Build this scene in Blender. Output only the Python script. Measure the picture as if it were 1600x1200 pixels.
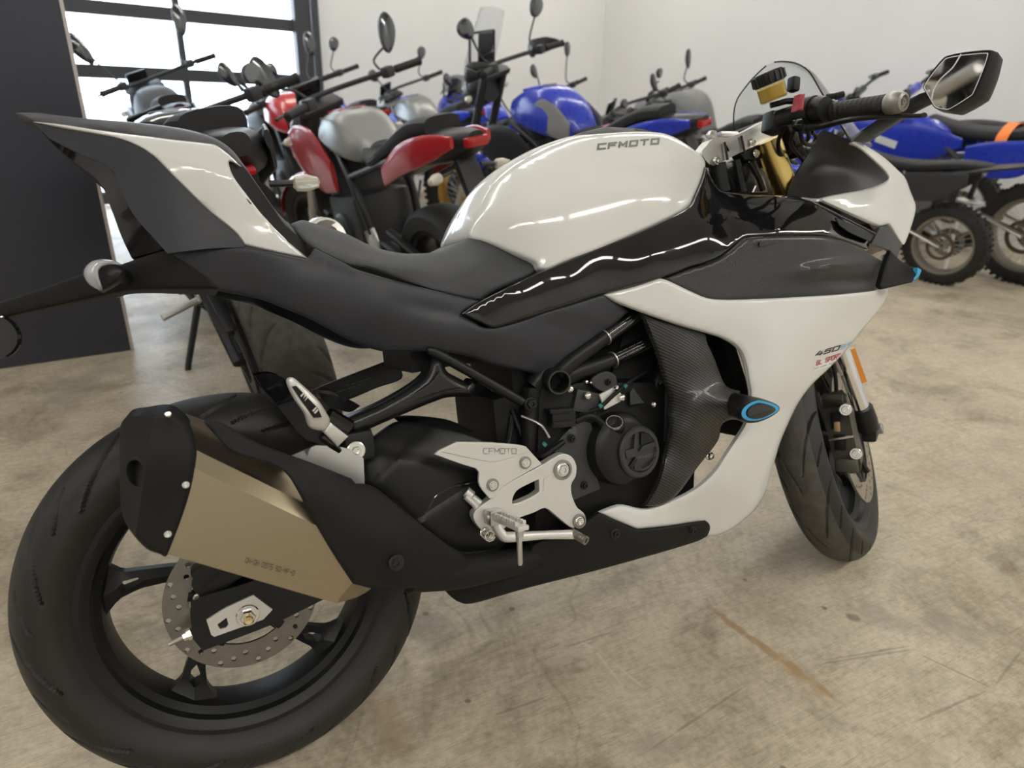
import bpy, bmesh, math, random
import numpy as np
from mathutils import Vector, Matrix, geometry
from mathutils.bvhtree import BVHTree
for _o in list(bpy.data.objects): bpy.data.objects.remove(_o)
random.seed(5); RNG = np.random.default_rng(5)
SC = bpy.context.scene; COL = SC.collection
R_ = math.radians
# ---------------------------------------------------------------- camera, sky, exposure
CAM_POS = np.array([-0.0027, -0.85377, 1.02954])
YAW, PITCH, ROLL, FPX = 1.10128, 0.41277, 0.04166, 1032.13
LEAN, STEER = 0.31416, 0.56081                    # side-stand lean and steering lock of the near motorcycle
_fw = np.array([math.cos(YAW)*math.cos(PITCH), math.sin(YAW)*math.cos(PITCH), -math.sin(PITCH)])
_r = np.cross(_fw, [0, 0, 1.]); _r /= np.linalg.norm(_r); _u = np.cross(_r, _fw)
CR = math.cos(ROLL)*_r + math.sin(ROLL)*_u
CU = -math.sin(ROLL)*_r + math.cos(ROLL)*_u
cam_d = bpy.data.cameras.new('camera'); cam = bpy.data.objects.new('camera', cam_d); COL.objects.link(cam)
cam_d.sensor_width = 36.0; cam_d.lens = 36.0*FPX/1600.0; cam_d.clip_start = .02; cam_d.clip_end = 200
cam.matrix_world = Matrix(((CR[0], CU[0], -_fw[0], CAM_POS[0]), (CR[1], CU[1], -_fw[1], CAM_POS[1]), (CR[2], CU[2], -_fw[2], CAM_POS[2]), (0, 0, 0, 1)))
cam_d.dof.use_dof = True; cam_d.dof.focus_distance = 1.12; cam_d.dof.aperture_fstop = 3.8
SC.camera = cam
SC.view_settings.view_transform = 'Standard'; SC.view_settings.look = 'None'
SC.view_settings.gamma = 1.0; SC.view_settings.use_curve_mapping = False
SC.view_settings.exposure = 0.0
WORLD_STRENGTH = 8.5
CEIL_EMIT = 20.5
wd = bpy.data.worlds.new('overcast_sky'); SC.world = wd; wd.use_nodes = True
_bg = wd.node_tree.nodes['Background']; _bg.inputs[0].default_value = (.80, .89, 1.0, 1); _bg.inputs[1].default_value = WORLD_STRENGTH
ROOM_AZ = R_(12.0)                                 # the building is turned 12 degrees against the near motorcycle
def RW(a, b, z=0.0):
    """room axes (along window wall, towards window wall) -> world"""
    c, s = math.cos(ROOM_AZ), math.sin(ROOM_AZ)
    return Vector((a*c - b*s, a*s + b*c, z))
# ---------------------------------------------------------------- materials
MATS = {}
def mat(name, col, rough=.5, metal=0.0, coat=0.0, noise=0.0, scale=30.0, bump=0.0, bscale=200.0, emit=0.0, trans=0.0, alpha=1.0, aniso=0.0, ior=1.45, spec=.5):
    if name in MATS: return MATS[name]
    m = bpy.data.materials.new(name); m.use_nodes = True; MATS[name] = m
    nt = m.node_tree; b = nt.nodes['Principled BSDF']
    c = (*col, 1)
    b.inputs['Base Color'].default_value = c; b.inputs['Roughness'].default_value = rough
    b.inputs['Metallic'].default_value = metal; b.inputs['IOR'].default_value = ior
    b.inputs['Coat Weight'].default_value = coat; b.inputs['Coat Roughness'].default_value = .04
    b.inputs['Specular IOR Level'].default_value = spec
    b.inputs['Transmission Weight'].default_value = trans; b.inputs['Alpha'].default_value = alpha
    b.inputs['Anisotropic'].default_value = aniso
    if emit: b.inputs['Emission Color'].default_value = c; b.inputs['Emission Strength'].default_value = emit
    tc = nt.nodes.new('ShaderNodeTexCoord')
    n = nt.nodes.new('ShaderNodeTexNoise'); n.inputs['Scale'].default_value = scale; n.inputs['Detail'].default_value = 3
    nt.links.new(tc.outputs['Object'], n.inputs['Vector'])
    mr = nt.nodes.new('ShaderNodeMapRange'); mr.inputs['To Min'].default_value = max(0, rough-.03-noise*.2); mr.inputs['To Max'].default_value = min(1, rough+.03+noise*.2)
    nt.links.new(n.outputs['Fac'], mr.inputs['Value']); nt.links.new(mr.outputs['Result'], b.inputs['Roughness'])
    if noise:
        mx = nt.nodes.new('ShaderNodeMixRGB'); mx.blend_type = 'MULTIPLY'; mx.inputs['Fac'].default_value = noise
        mx.inputs['Color1'].default_value = c
        r = nt.nodes.new('ShaderNodeValToRGB'); r.color_ramp.elements[0].position = .3; r.color_ramp.elements[1].position = .7
        r.color_ramp.elements[0].color = (.35, .35, .35, 1); r.color_ramp.elements[1].color = (1.2, 1.2, 1.2, 1)
        nt.links.new(n.outputs['Fac'], r.inputs['Fac']); nt.links.new(r.outputs['Color'], mx.inputs['Color2']); nt.links.new(mx.outputs['Color'], b.inputs['Base Color'])
    if bump:
        n2 = nt.nodes.new('ShaderNodeTexNoise'); n2.inputs['Scale'].default_value = bscale; n2.inputs['Detail'].default_value = 2
        nt.links.new(tc.outputs['Object'], n2.inputs['Vector'])
        bp = nt.nodes.new('ShaderNodeBump'); bp.inputs['Strength'].default_value = bump; bp.inputs['Distance'].default_value = .0015
        nt.links.new(n2.outputs['Fac'], bp.inputs['Height']); nt.links.new(bp.outputs['Normal'], b.inputs['Normal'])
    return m
mat('white_paint', (.68, .685, .665), .12, coat=.3)
mat('black_gloss', (.006, .006, .007), .06, coat=.5)
mat('black_satin', (.009, .0092, .0095), .40, bump=.12, bscale=900, spec=.38)
mat('black_matte', (.0095, .0096, .0095), .62, bump=.15, bscale=900, spec=.28)
mat('black_plastic', (.007, .007, .0075), .5, bump=.2, bscale=700, spec=.3)
mat('black_semi', (.010, .0102, .011), .26, bump=.08, bscale=900)
mat('grey_plastic', (.030, .032, .040), .46, bump=.10, bscale=1100)
mat('charcoal_metal', (.044, .045, .046), .45, metal=.3, bump=.1, bscale=800)
mat('rubber', (.019, .0185, .0165), .55, noise=.25, scale=40, bump=.12, bscale=500)
mat('rubber_worn', (.075, .070, .060), .75, noise=.55, scale=45, bump=.2, bscale=500)
mat('rubber_print', (.03, .029, .027), .7)
mat('seat_vinyl', (.042, .044, .050), .52, bump=.35, bscale=1400)
mat('cast_silver', (.66, .65, .62), .40, metal=.45, bump=.05, bscale=900)
mat('satin_silver', (.60, .59, .57), .34, metal=.9)
mat('bolt_steel', (.75, .74, .70), .22, metal=1.0)
mat('bolt_brass', (.74, .62, .33), .25, metal=1.0)
mat('bolt_black', (.02, .02, .021), .35, metal=.4)
mat('disc_steel', (.22, .205, .185), .38, metal=1.0, noise=.2, scale=60)
mat('disc_steel_front', (.40, .37, .33), .36, metal=1.0)
mat('gold_fork', (.72, .54, .20), .26, metal=1.0)
mat('chrome', (.80, .80, .82), .08, metal=1.0)
mat('caliper_bronze', (.085, .080, .066), .42, metal=.6)
mat('pad_copper', (.55, .38, .22), .4, metal=.7)
mat('bar_end_grey', (.30, .29, .27), .38, metal=.7)
mat('blue_trim', (.05, .34, .62), .35)
mat('red_switch', (.32, .035, .045), .45)
mat('orange_reflector', (.75, .30, .05), .25)
mat('clear_lens', (.85, .87, .9), .08, trans=.6)
mat('smoke_lens', (.014, .010, .011), .06, coat=.3)
mat('print_grey', (.12, .12, .11), .4)
mat('print_black', (.012, .012, .014), .4)
mat('print_blue', (.05, .38, .62), .4)
mat('print_red', (.42, .03, .05), .4)
mat('print_white', (.72, .72, .70), .5)
mat('print_cream', (.45, .44, .40), .5)
mat('print_faint', (.16, .16, .16), .5)
mat('etch_brown', (.09, .075, .05), .5)
mat('mirror_glass', (.88, .89, .9), .02, metal=1.0)
mat('brake_fluid', (.62, .46, .16), .15, trans=.25)
mat('teal_paint', (.02, .20, .18), .4)
mat('mirror_line', (.82, .82, .84), .3)
def glassy(name, tint=(1, 1, 1), refl=.10, dark=0.0):
    m = bpy.data.materials.new(name); m.use_nodes = True; MATS[name] = m
    nt = m.node_tree; nt.nodes.remove(nt.nodes['Principled BSDF']); out = nt.nodes['Material Output']
    t = nt.nodes.new('ShaderNodeBsdfTransparent'); t.inputs[0].default_value = (*tint, 1)
    g = nt.nodes.new('ShaderNodeBsdfGlossy'); g.inputs['Roughness'].default_value = .03
    lw0 = nt.nodes.new('ShaderNodeLayerWeight'); lw0.inputs['Blend'].default_value = .5
    pw = nt.nodes.new('ShaderNodeMath'); pw.operation = 'POWER'; pw.inputs[1].default_value = 5.0; nt.links.new(lw0.outputs['Facing'], pw.inputs[0])
    lw = nt.nodes.new('ShaderNodeMath'); lw.operation = 'MULTIPLY_ADD'; lw.inputs[1].default_value = .75; lw.inputs[2].default_value = .035; nt.links.new(pw.outputs[0], lw.inputs[0])
    n = nt.nodes.new('ShaderNodeTexNoise'); n.inputs['Scale'].default_value = 3
    ml = nt.nodes.new('ShaderNodeMath'); ml.operation = 'MULTIPLY_ADD'; ml.inputs[1].default_value = .02; ml.inputs[2].default_value = .02
    nt.links.new(n.outputs['Fac'], ml.inputs[0]); nt.links.new(ml.outputs[0], g.inputs['Roughness'])
    mx = nt.nodes.new('ShaderNodeMixShader')
    nt.links.new(lw.outputs[0], mx.inputs[0]); nt.links.new(t.outputs[0], mx.inputs[1]); nt.links.new(g.outputs[0], mx.inputs[2])
    nt.links.new(mx.outputs[0], out.inputs['Surface'])
glassy('window_glass', (.93, .96, .97)); glassy('screen_clear', (.93, .94, .95)); glassy('screen_tint', (.62, .63, .66)); glassy('cup_clear', (.86, .80, .55))
def mat_brushed():
    m = mat('brushed_titanium', (.38, .32, .225), .30, metal=1.0, aniso=.5)
    nt = m.node_tree; b = nt.nodes['Principled BSDF']
    tc = nt.nodes.new('ShaderNodeTexCoord'); mp = nt.nodes.new('ShaderNodeMapping'); mp.inputs['Scale'].default_value = (6, 300, 900)
    mp.inputs['Rotation'].default_value = (0, R_(-38), 0)
    n = nt.nodes.new('ShaderNodeTexNoise'); n.inputs['Scale'].default_value = 1.0; n.inputs['Detail'].default_value = 4
    nt.links.new(tc.outputs['Object'], mp.inputs['Vector']); nt.links.new(mp.outputs['Vector'], n.inputs['Vector'])
    mr = nt.nodes.new('ShaderNodeMapRange'); mr.inputs['To Min'].default_value = .24; mr.inputs['To Max'].default_value = .42
    nt.links.new(n.outputs['Fac'], mr.inputs['Value']); nt.links.new(mr.outputs['Result'], b.inputs['Roughness'])
mat_brushed()
def mat_carbon(name, c0, c1, scale, rot):
    m = mat(name, c0, .38, coat=.15)
    nt = m.node_tree; b = nt.nodes['Principled BSDF']
    tc = nt.nodes.new('ShaderNodeTexCoord'); mp = nt.nodes.new('ShaderNodeMapping'); mp.inputs['Rotation'].default_value = rot
    w = nt.nodes.new('ShaderNodeTexWave'); w.bands_direction = 'X'; w.inputs['Scale'].default_value = scale; w.inputs['Distortion'].default_value = .4; w.inputs['Detail Scale'].default_value = 60
    nt.links.new(tc.outputs['Object'], mp.inputs['Vector']); nt.links.new(mp.outputs['Vector'], w.inputs['Vector'])
    r = nt.nodes.new('ShaderNodeValToRGB'); r.color_ramp.elements[0].color = (*c0, 1); r.color_ramp.elements[1].color = (*c1, 1)
    nt.links.new(w.outputs['Fac'], r.inputs['Fac']); nt.links.new(r.outputs['Color'], b.inputs['Base Color'])
    bp = nt.nodes.new('ShaderNodeBump'); bp.inputs['Strength'].default_value = .5; bp.inputs['Distance'].default_value = .0008
    nt.links.new(w.outputs['Fac'], bp.inputs['Height']); nt.links.new(bp.outputs['Normal'], b.inputs['Normal'])
mat_carbon('carbon_twill', (.007, .0073, .0075), (.045, .045, .042), 68.0, (0, R_(55), 0))
mat_carbon('carbon_fine', (.007, .0073, .0075), (.017, .017, .017), 150.0, (0, R_(40), 0))
# ---------------------------------------------------------------- mesh helpers
def link(name, verts, faces, material, parent=None, smooth=35.0, recalc=True):
    me = bpy.data.meshes.new(name)
    me.from_pydata([tuple(map(float, v)) for v in verts], [], [tuple(map(int, f)) for f in faces])
    if recalc:
        bm = bmesh.new(); bm.from_mesh(me); bmesh.ops.recalc_face_normals(bm, faces=bm.faces); bm.to_mesh(me); bm.free()
    if smooth is not None:
        me.polygons.foreach_set('use_smooth', [True]*len(me.polygons)); me.update()
        me.set_sharp_from_angle(angle=R_(smooth))
    if material: me.materials.append(MATS[material] if isinstance(material, str) else material)
    o = bpy.data.objects.new(name, me); COL.objects.link(o)
    if parent is not None: o.parent = parent
    return o
def empty(name, loc=(0, 0, 0), rot=(0, 0, 0)):
    o = bpy.data.objects.new(name, None); COL.objects.link(o); o.location = loc; o.rotation_euler = rot
    o.empty_display_size = .1
    return o
def tag(o, label=None, cat=None, group=None, kind=None):
    if label: o['label'] = label
    if cat: o['category'] = cat
    if group: o['group'] = group
    if kind: o['kind'] = kind
    return o
class MB:
    """collects shapes into one mesh"""
    def __init__(s): s.v = []; s.f = []
    def add(s, v, f):
        n = len(s.v); s.v += [tuple(q) for q in v]; s.f += [tuple(i+n for i in q) for q in f]; return s
    def box(s, c, size, rot=None, bev=0.0):
        x, y, z = [q/2 for q in size]
        if bev > 0:
            bev = min(bev, x*.95, y*.95, z*.95)
            bm = bmesh.new(); bmesh.ops.create_cube(bm, size=1)
            for vv in bm.verts: vv.co = Vector((vv.co.x*2*x, vv.co.y*2*y, vv.co.z*2*z))
            bmesh.ops.bevel(bm, geom=list(bm.edges), offset=bev, segments=2, profile=.6, affect='EDGES')
            bm.verts.index_update(); v = [vv.co.copy() for vv in bm.verts]; f = [[q.index for q in ff.verts] for ff in bm.faces]; bm.free()
        else:
            v = [Vector((a*x, b*y, d*z)) for a in (-1, 1) for b in (-1, 1) for d in (-1, 1)]
            f = [(0, 1, 3, 2), (4, 6, 7, 5), (0, 4, 5, 1), (2, 3, 7, 6), (0, 2, 6, 4), (1, 5, 7, 3)]
        M = rot if rot is not None else Matrix.Identity(3)
        return s.add([M @ q + Vector(c) for q in v], f)
    def tube(s, pts, rad, n=12, cap=True, smooth=0, sq=None):
        P = [Vector(q) for q in pts]
        rr = [rad]*len(P) if not hasattr(rad, '__len__') else list(rad)
        if smooth: P, rr = crm(P, rr, smooth)
        V = []; t0 = None
        for i, q in enumerate(P):
            t = (P[min(i+1, len(P)-1)] - P[max(i-1, 0)])
            if t.length < 1e-9: t = Vector((0, 0, 1))
            t.normalize()
            if t0 is None:
                a = Vector((0, 0, 1)) if abs(t.z) < .9 else Vector((0, 1, 0))
                u = t.cross(a).normalized()
            else:
                u = (u - t*u.dot(t)).normalized()
            w = t.cross(u); t0 = t
            for k in range(n):
                a = 2*math.pi*k/n; ca, sa = math.cos(a), math.sin(a)
                if sq: ca, sa = ca*sq[0], sa*sq[1]
                V.append(q + (u*ca + w*sa)*rr[i])
        F = [(i*n+k, i*n+(k+1) % n, (i+1)*n+(k+1) % n, (i+1)*n+k) for i in range(len(P)-1) for k in range(n)]
        if cap: F += [tuple(range(n))[::-1], tuple((len(P)-1)*n+k for k in range(n))]
        return s.add(V, F)
    def lathe(s, prof, c, axis, n=32, closed=False, cap=False):
        """prof: [(radius, height along axis)]"""
        ax = Vector(axis).normalized(); a = Vector((0, 0, 1)) if abs(ax.z) < .9 else Vector((1, 0, 0))
        u = ax.cross(a).normalized(); w = ax.cross(u); c = Vector(c); V = []
        for r, h in prof:
            for k in range(n):
                t = 2*math.pi*k/n; V.append(c + ax*h + (u*math.cos(t)+w*math.sin(t))*r)
        m = len(prof); F = []
        for i in range(m if closed else m-1):
            j = (i+1) % m
            F += [(i*n+k, i*n+(k+1) % n, j*n+(k+1) % n, j*n+k) for k in range(n)]
        if cap: F += [tuple(range(n))[::-1], tuple((m-1)*n+k for k in range(n))]
        return s.add(V, F)
    def loft(s, secs, cap=True):
        n = len(secs[0]); V = [q for sec in secs for q in sec]
        F = [(i*n+k, i*n+(k+1) % n, (i+1)*n+(k+1) % n, (i+1)*n+k) for i in range(len(secs)-1) for k in range(n)]
        if cap: F += [tuple(range(n))[::-1], tuple((len(secs)-1)*n+k for k in range(n))]
        return s.add(V, F)
    def mirror(s):
        s.add([(v[0], -v[1], v[2]) for v in s.v], [tuple(f[::-1]) for f in s.f]); return s
    def build(s, name, material, parent=None, smooth=35.0): return link(name, s.v, s.f, material, parent, smooth)
def crm(P, rr, k):
    """Catmull-Rom densify points and radii"""
    Q = []; RR = []
    for i in range(len(P)-1):
        a, b, c, d = P[max(i-1, 0)], P[i], P[i+1], P[min(i+2, len(P)-1)]
        for j in range(k):
            t = j/k
            Q.append(.5*((2*b) + (c-a)*t + (2*a-5*b+4*c-d)*t*t + (3*b-a-3*c+d)*t*t*t)); RR.append(rr[i]+(rr[i+1]-rr[i])*t)
    Q.append(P[-1]); RR.append(rr[-1]); return Q, RR
def outline(pts, k=4):
    """closed outline, points with a third entry are corners; the others are smoothed"""
    n = len(pts); Q = []
    co = [len(q) > 2 for q in pts]; P = [np.array(q[:2], float) for q in pts]
    for i in range(n):
        b, c = P[i], P[(i+1) % n]
        if co[i] and co[(i+1) % n]:
            Q.append(b); continue
        a = P[i-1] if not co[i] else b - (c-b)
        d = P[(i+2) % n] if not co[(i+1) % n] else c + (c-b)
        for j in range(k):
            t = j/k
            Q.append(.5*((2*b) + (c-a)*t + (2*a-5*b+4*c-d)*t*t + (3*b-a-3*c+d)*t*t*t))
    return np.array(Q)
def inside(pts, poly):
    x, y = pts[:, 0], pts[:, 1]; r = np.zeros(len(pts), bool)
    a = poly; b = np.roll(poly, -1, 0)
    for (x1, y1), (x2, y2) in zip(a, b):
        if y1 == y2: continue
        c = ((y1 > y) != (y2 > y)) & (x < (x2-x1)*(y-y1)/(y2-y1)+x1)
        r ^= c
    return r
def segdist(pts, poly, closed=True):
    a = poly; b = np.roll(poly, -1, 0)
    if not closed: a, b = a[:-1], b[:-1]
    d = b-a; L2 = (d*d).sum(1)+1e-12
    t = np.clip(((pts[:, None, :]-a[None])*d[None]).sum(2)/L2[None], 0, 1)
    q = a[None]+t[..., None]*d[None]
    return np.sqrt(((pts[:, None, :]-q)**2).sum(2)).min(1)
def resample(q, d):
    """even spacing along a closed outline, sharp corners kept"""
    e = np.roll(q, -1, 0)-q; L = np.hypot(*e.T); out = []
    t = e/(L[:, None]+1e-9); tp = np.roll(t, 1, 0); corner = (t*tp).sum(1) < .93
    if not corner.any(): corner[0] = True
    ci = np.flatnonzero(corner); n = len(q)
    for a, b in zip(ci, np.r_[ci[1:], ci[0]+n]):
        idx = np.arange(a, b+1) % n; P = q[idx]; s = np.r_[0, np.cumsum(np.hypot(*np.diff(P, axis=0).T))]
        m = max(1, int(round(s[-1]/d))); tt = np.linspace(0, s[-1], m+1)[:-1]
        out.append(np.c_[np.interp(tt, s, P[:, 0]), np.interp(tt, s, P[:, 1])])
    return np.concatenate(out)
def triangulate(polys, step, rings=(), lines=(), keep=False):
    """polys[0] outer loop, others holes -> points, triangles (inside only); rings = inset distances that get their own rows of points"""
    if not keep: polys = [resample(q, step*.55) for q in polys]
    allp = np.concatenate(polys); edges = []; n = 0
    for q in polys:
        m = len(q); edges += [(n+i, n+(i+1) % m) for i in range(m)]; n += m
    lo, hi = polys[0].min(0), polys[0].max(0)
    def ins(p):
        r = inside(p, polys[0])
        for h in polys[1:]: r &= ~inside(p, h)
        return r
    extra = []
    def dist(p): return np.min([segdist(p, q) for q in polys], axis=0)
    for x1, y1, x2, y2 in lines:
        d = np.array([x2-x1, y2-y1], float); L = math.hypot(*d); d /= L; t = np.arange(-400, L+400, step*.5)
        q = np.array([x1, y1])+t[:, None]*d; q = q[ins(q)]
        if len(q): q = q[dist(q) > step*.25]
        if len(q): extra.append(q)
    for rd_ in rings:
        for q in polys:
            t = np.roll(q, -1, 0)-np.roll(q, 1, 0); t /= np.hypot(*t.T)[:, None]+1e-9
            for sg in (1, -1):
                c = q+sg*rd_*np.c_[-t[:, 1], t[:, 0]]; k = ins(c)
                if k.any():
                    c = c[k]; c = c[np.abs(dist(c)-rd_) < rd_*.12+.05]
                    if len(c): extra.append(c)
    rmax = max(rings) if rings else 0
    gx = np.arange(lo[0]+step*.5, hi[0], step); gy = np.arange(lo[1]+step*.43, hi[1], step*.87)
    G = np.array([(x+(step*.5 if j % 2 else 0), y) for j, y in enumerate(gy) for x in gx]).reshape(-1, 2)
    if len(G):
        k = ins(G); G = G[k]
        if len(G): G = G[dist(G) > max(step*.45, rmax+step*.4)]
        if len(G) and extra:
            ex = np.concatenate(extra); G = G[np.sqrt(((G[:, None]-ex[None])**2).sum(2)).min(1) > step*.4]
    pts = np.concatenate([allp]+extra+([G] if len(G) else []))
    vs, es, fs, *_ = geometry.delaunay_2d_cdt([Vector(q) for q in pts], edges, [], 0, 1e-4)
    P = np.array([tuple(v) for v in vs]); F = np.array([tuple(f) for f in fs if len(f) == 3])
    F = F[ins(P[F].mean(1))]
    return P, F
def tps(ctrl, lam=1e-3):
    C = np.array([q[:2] for q in ctrl], float)/100; y = np.array([q[2] for q in ctrl], float); n = len(C)
    def U(r2): return np.where(r2 > 0, r2*np.log(np.maximum(r2, 1e-12))*.5, 0)
    K = U(((C[:, None]-C[None])**2).sum(2)) + lam*np.eye(n)
    Pm = np.c_[np.ones(n), C]; A = np.zeros((n+3, n+3)); A[:n, :n] = K; A[:n, n:] = Pm; A[n:, :n] = Pm.T
    w = np.linalg.lstsq(A, np.r_[y, 0, 0, 0], rcond=None)[0]
    def f(p):
        p = np.asarray(p, float)/100
        return U(((p[:, None]-C[None])**2).sum(2)) @ w[:n] + np.c_[np.ones(len(p)), p] @ w[n:]
    return f
# ---------------------------------------------------------------- the near motorcycle's own frame (x forward, y left, z up)
_cl, _sl = math.cos(LEAN), math.sin(LEAN)
def w2b(v): return np.array([v[0], _cl*v[1]-_sl*v[2], _sl*v[1]+_cl*v[2]])
CB = w2b(CAM_POS); FB, RB, UB = w2b(_fw), w2b(CR), w2b(CU)
def rays(px):
    px = np.asarray(px, float)
    return FB[None] + (px[:, :1]-800)/FPX*RB[None] - (px[:, 1:2]-600)/FPX*UB[None]
def at_many(px, w):
    """photo points + half width w (metres right of the centre plane) -> points on the motorcycle"""
    D = rays(px); t = (-np.asarray(w)-CB[1])/D[:, 1]
    return CB[None]+t[:, None]*D
def at(u, v, w): return Vector(at_many([(u, v)], np.array([w]))[0])
# steering frame: turned about the head axis
RAKE = R_(24.5); AXS = np.array([-math.sin(RAKE), 0, math.cos(RAKE)]); GPT = np.array([1.466, 0, 0])
def rot_axis(P, a, k=AXS):
    p = np.atleast_2d(np.asarray(P, float))
    return p*math.cos(a)+np.cross(k, p)*math.sin(a)+np.outer(p@k, k)*(1-math.cos(a))
def steer(P): return GPT+rot_axis(np.atleast_2d(np.asarray(P, float))-GPT, STEER)
def unsteer(P): return GPT+rot_axis(np.atleast_2d(np.asarray(P, float))-GPT, -STEER)
CS = unsteer(CB)[0]
def atS_many(px, w):
    """same, for things that turn with the handlebar: half width measured in the straight-ahead pose"""
    D = rot_axis(rays(px), -STEER); t = (-np.asarray(w)-CS[1])/D[:, 1]
    return CS[None]+t[:, None]*D
def atS(u, v, w): return Vector(atS_many([(u, v)], np.array([w]))[0])
def panel(name, pts, depth, material, parent, thick=.004, step=9, roll=(0, 0), body=False, mirror=True, holes=(), folds=(), crown=.0, k=4, smooth=40.0, bridge=6, steered=False, dents=(), lam=1e-3):
    """sculpted panel: outline + half-width map, given real thickness (or closed across the centre plane as a body)"""
    polys = [outline(pts, k)]+[outline(h, k) for h in holes]
    rg = [roll[0]*q for q in (.22, .5, 1.0)] if roll[0] else []
    polys = [resample(q, step*.55) for q in polys]
    P, F = triangulate(polys, step, rg, [f[:4] for f in folds if f[4]], keep=True)
    w = tps(depth, lam)(P) if len(depth) > 2 else np.full(len(P), depth[0][2] if depth and len(depth[0]) > 2 else .1)
    for (x1, y1, x2, y2, sl, mx) in folds:
        nrm = np.array([-(y2-y1), x2-x1])/math.hypot(x2-x1, y2-y1)
        d = (P-np.array([x1, y1]))@nrm
        w = w + sl*np.clip(d, 0, mx)
    for (u, v, ru, rv, ang, dep) in dents:
        c, s = math.cos(R_(ang)), math.sin(R_(ang)); q = P-np.array([u, v])
        a = (q[:, 0]*c+q[:, 1]*s)/ru; b = (-q[:, 0]*s+q[:, 1]*c)/rv
        w = w - dep*np.exp(-(a*a+b*b))
    if roll[0]:
        d = np.min([segdist(P, q) for q in polys], axis=0)
        w = w - roll[1]*(1-np.clip(d/roll[0], 0, 1))**2
    A = at_many(P, w) if not steered else atS_many(P, w)
    n = len(P)
    cnt = {}
    for t in F:
        for i in range(3):
            e = (t[i], t[(i+1) % 3]); cnt[e] = cnt.get(e, 0)+1
    bd = [e for e in cnt if (e[1], e[0]) not in cnt]
    V = [A]; FF = [tuple(t) for t in F]
    if body:
        B = A*np.array([1, -1, 1]); bi = sorted({i for e in bd for i in e}); loc = {b: j for j, b in enumerate(bi)}
        cen = A.mean(0); rings = []
        base = n
        for m in range(1, bridge):
            t = m/bridge; q = A[bi]*(1-t)+B[bi]*t
            out = q-cen; out[:, 1] = 0; out /= np.linalg.norm(out, axis=1)[:, None]+1e-9
            V.append(q+out*crown*4*t*(1-t)); rings.append(base); base += len(bi)
        V.append(B); off = base
        FF += [tuple(i+off for i in t[::-1]) for t in F]
        for a, b in bd:
            pa = [a]+[r+loc[a] for r in rings]+[a+off]; pb = [b]+[r+loc[b] for r in rings]+[b+off]
            FF += [(pb[i], pa[i], pa[i+1], pb[i+1]) for i in range(len(pa)-1)]
        V = np.concatenate(V)
        if steered: V = steer(V)
        return link(name, V, FF, material, parent, smooth)
    B = A+np.array([0, thick, 0])
    V = np.concatenate([A, B]); FF += [tuple(i+n for i in t[::-1]) for t in F]+[(b, a, a+n, b+n) for a, b in bd]
    Vs = steer(V) if steered else V
    o = link(name, Vs, FF, material, parent, smooth)
    if mirror:
        Vm = V*np.array([1, -1, 1]); Vm = steer(Vm) if steered else Vm
        link(name, Vm, [f[::-1] for f in FF], material, parent, smooth)
    return o
def plate(name, pts, w_out, thick, material, parent, holes=(), mirror=False, bev=.0015, steered=False, k=4, step=14, bevseg=2):
    """flat cast or cut plate of even thickness, edges bevelled"""
    d = [(0, 0, w_out)]
    o = panel(name, pts, d, material, parent, thick=thick, step=step, mirror=False, holes=holes, k=k, steered=steered)
    if bev:
        m = o.modifiers.new('bevel', 'BEVEL'); m.width = bev; m.segments = bevseg; m.limit_method = 'ANGLE'; m.angle_limit = R_(50)
    if mirror:
        q = o.copy(); COL.objects.link(q); q.scale = (1, -1, 1); q.parent = parent
    return o
def bolt(c, axis, r, parent, material='bolt_steel', washer=1.5, h=.006, name='bolt', hexa=True):
    ax = Vector(axis).normalized(); c = Vector(c); m = MB()
    if washer: m.lathe([(0, 0), (r*washer, 0), (r*washer, .0018), (r*washer*.9, .0026), (0, .0026)], c, ax, 20)
    m.lathe([(r*.98, .002), (r, h*.8), (r*.88, h), (r*.5, h), (r*.42, h*.55), (0, h*.55)], c, ax, 6 if hexa else 18)
    return m.build(name, material, parent, 30)
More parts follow.
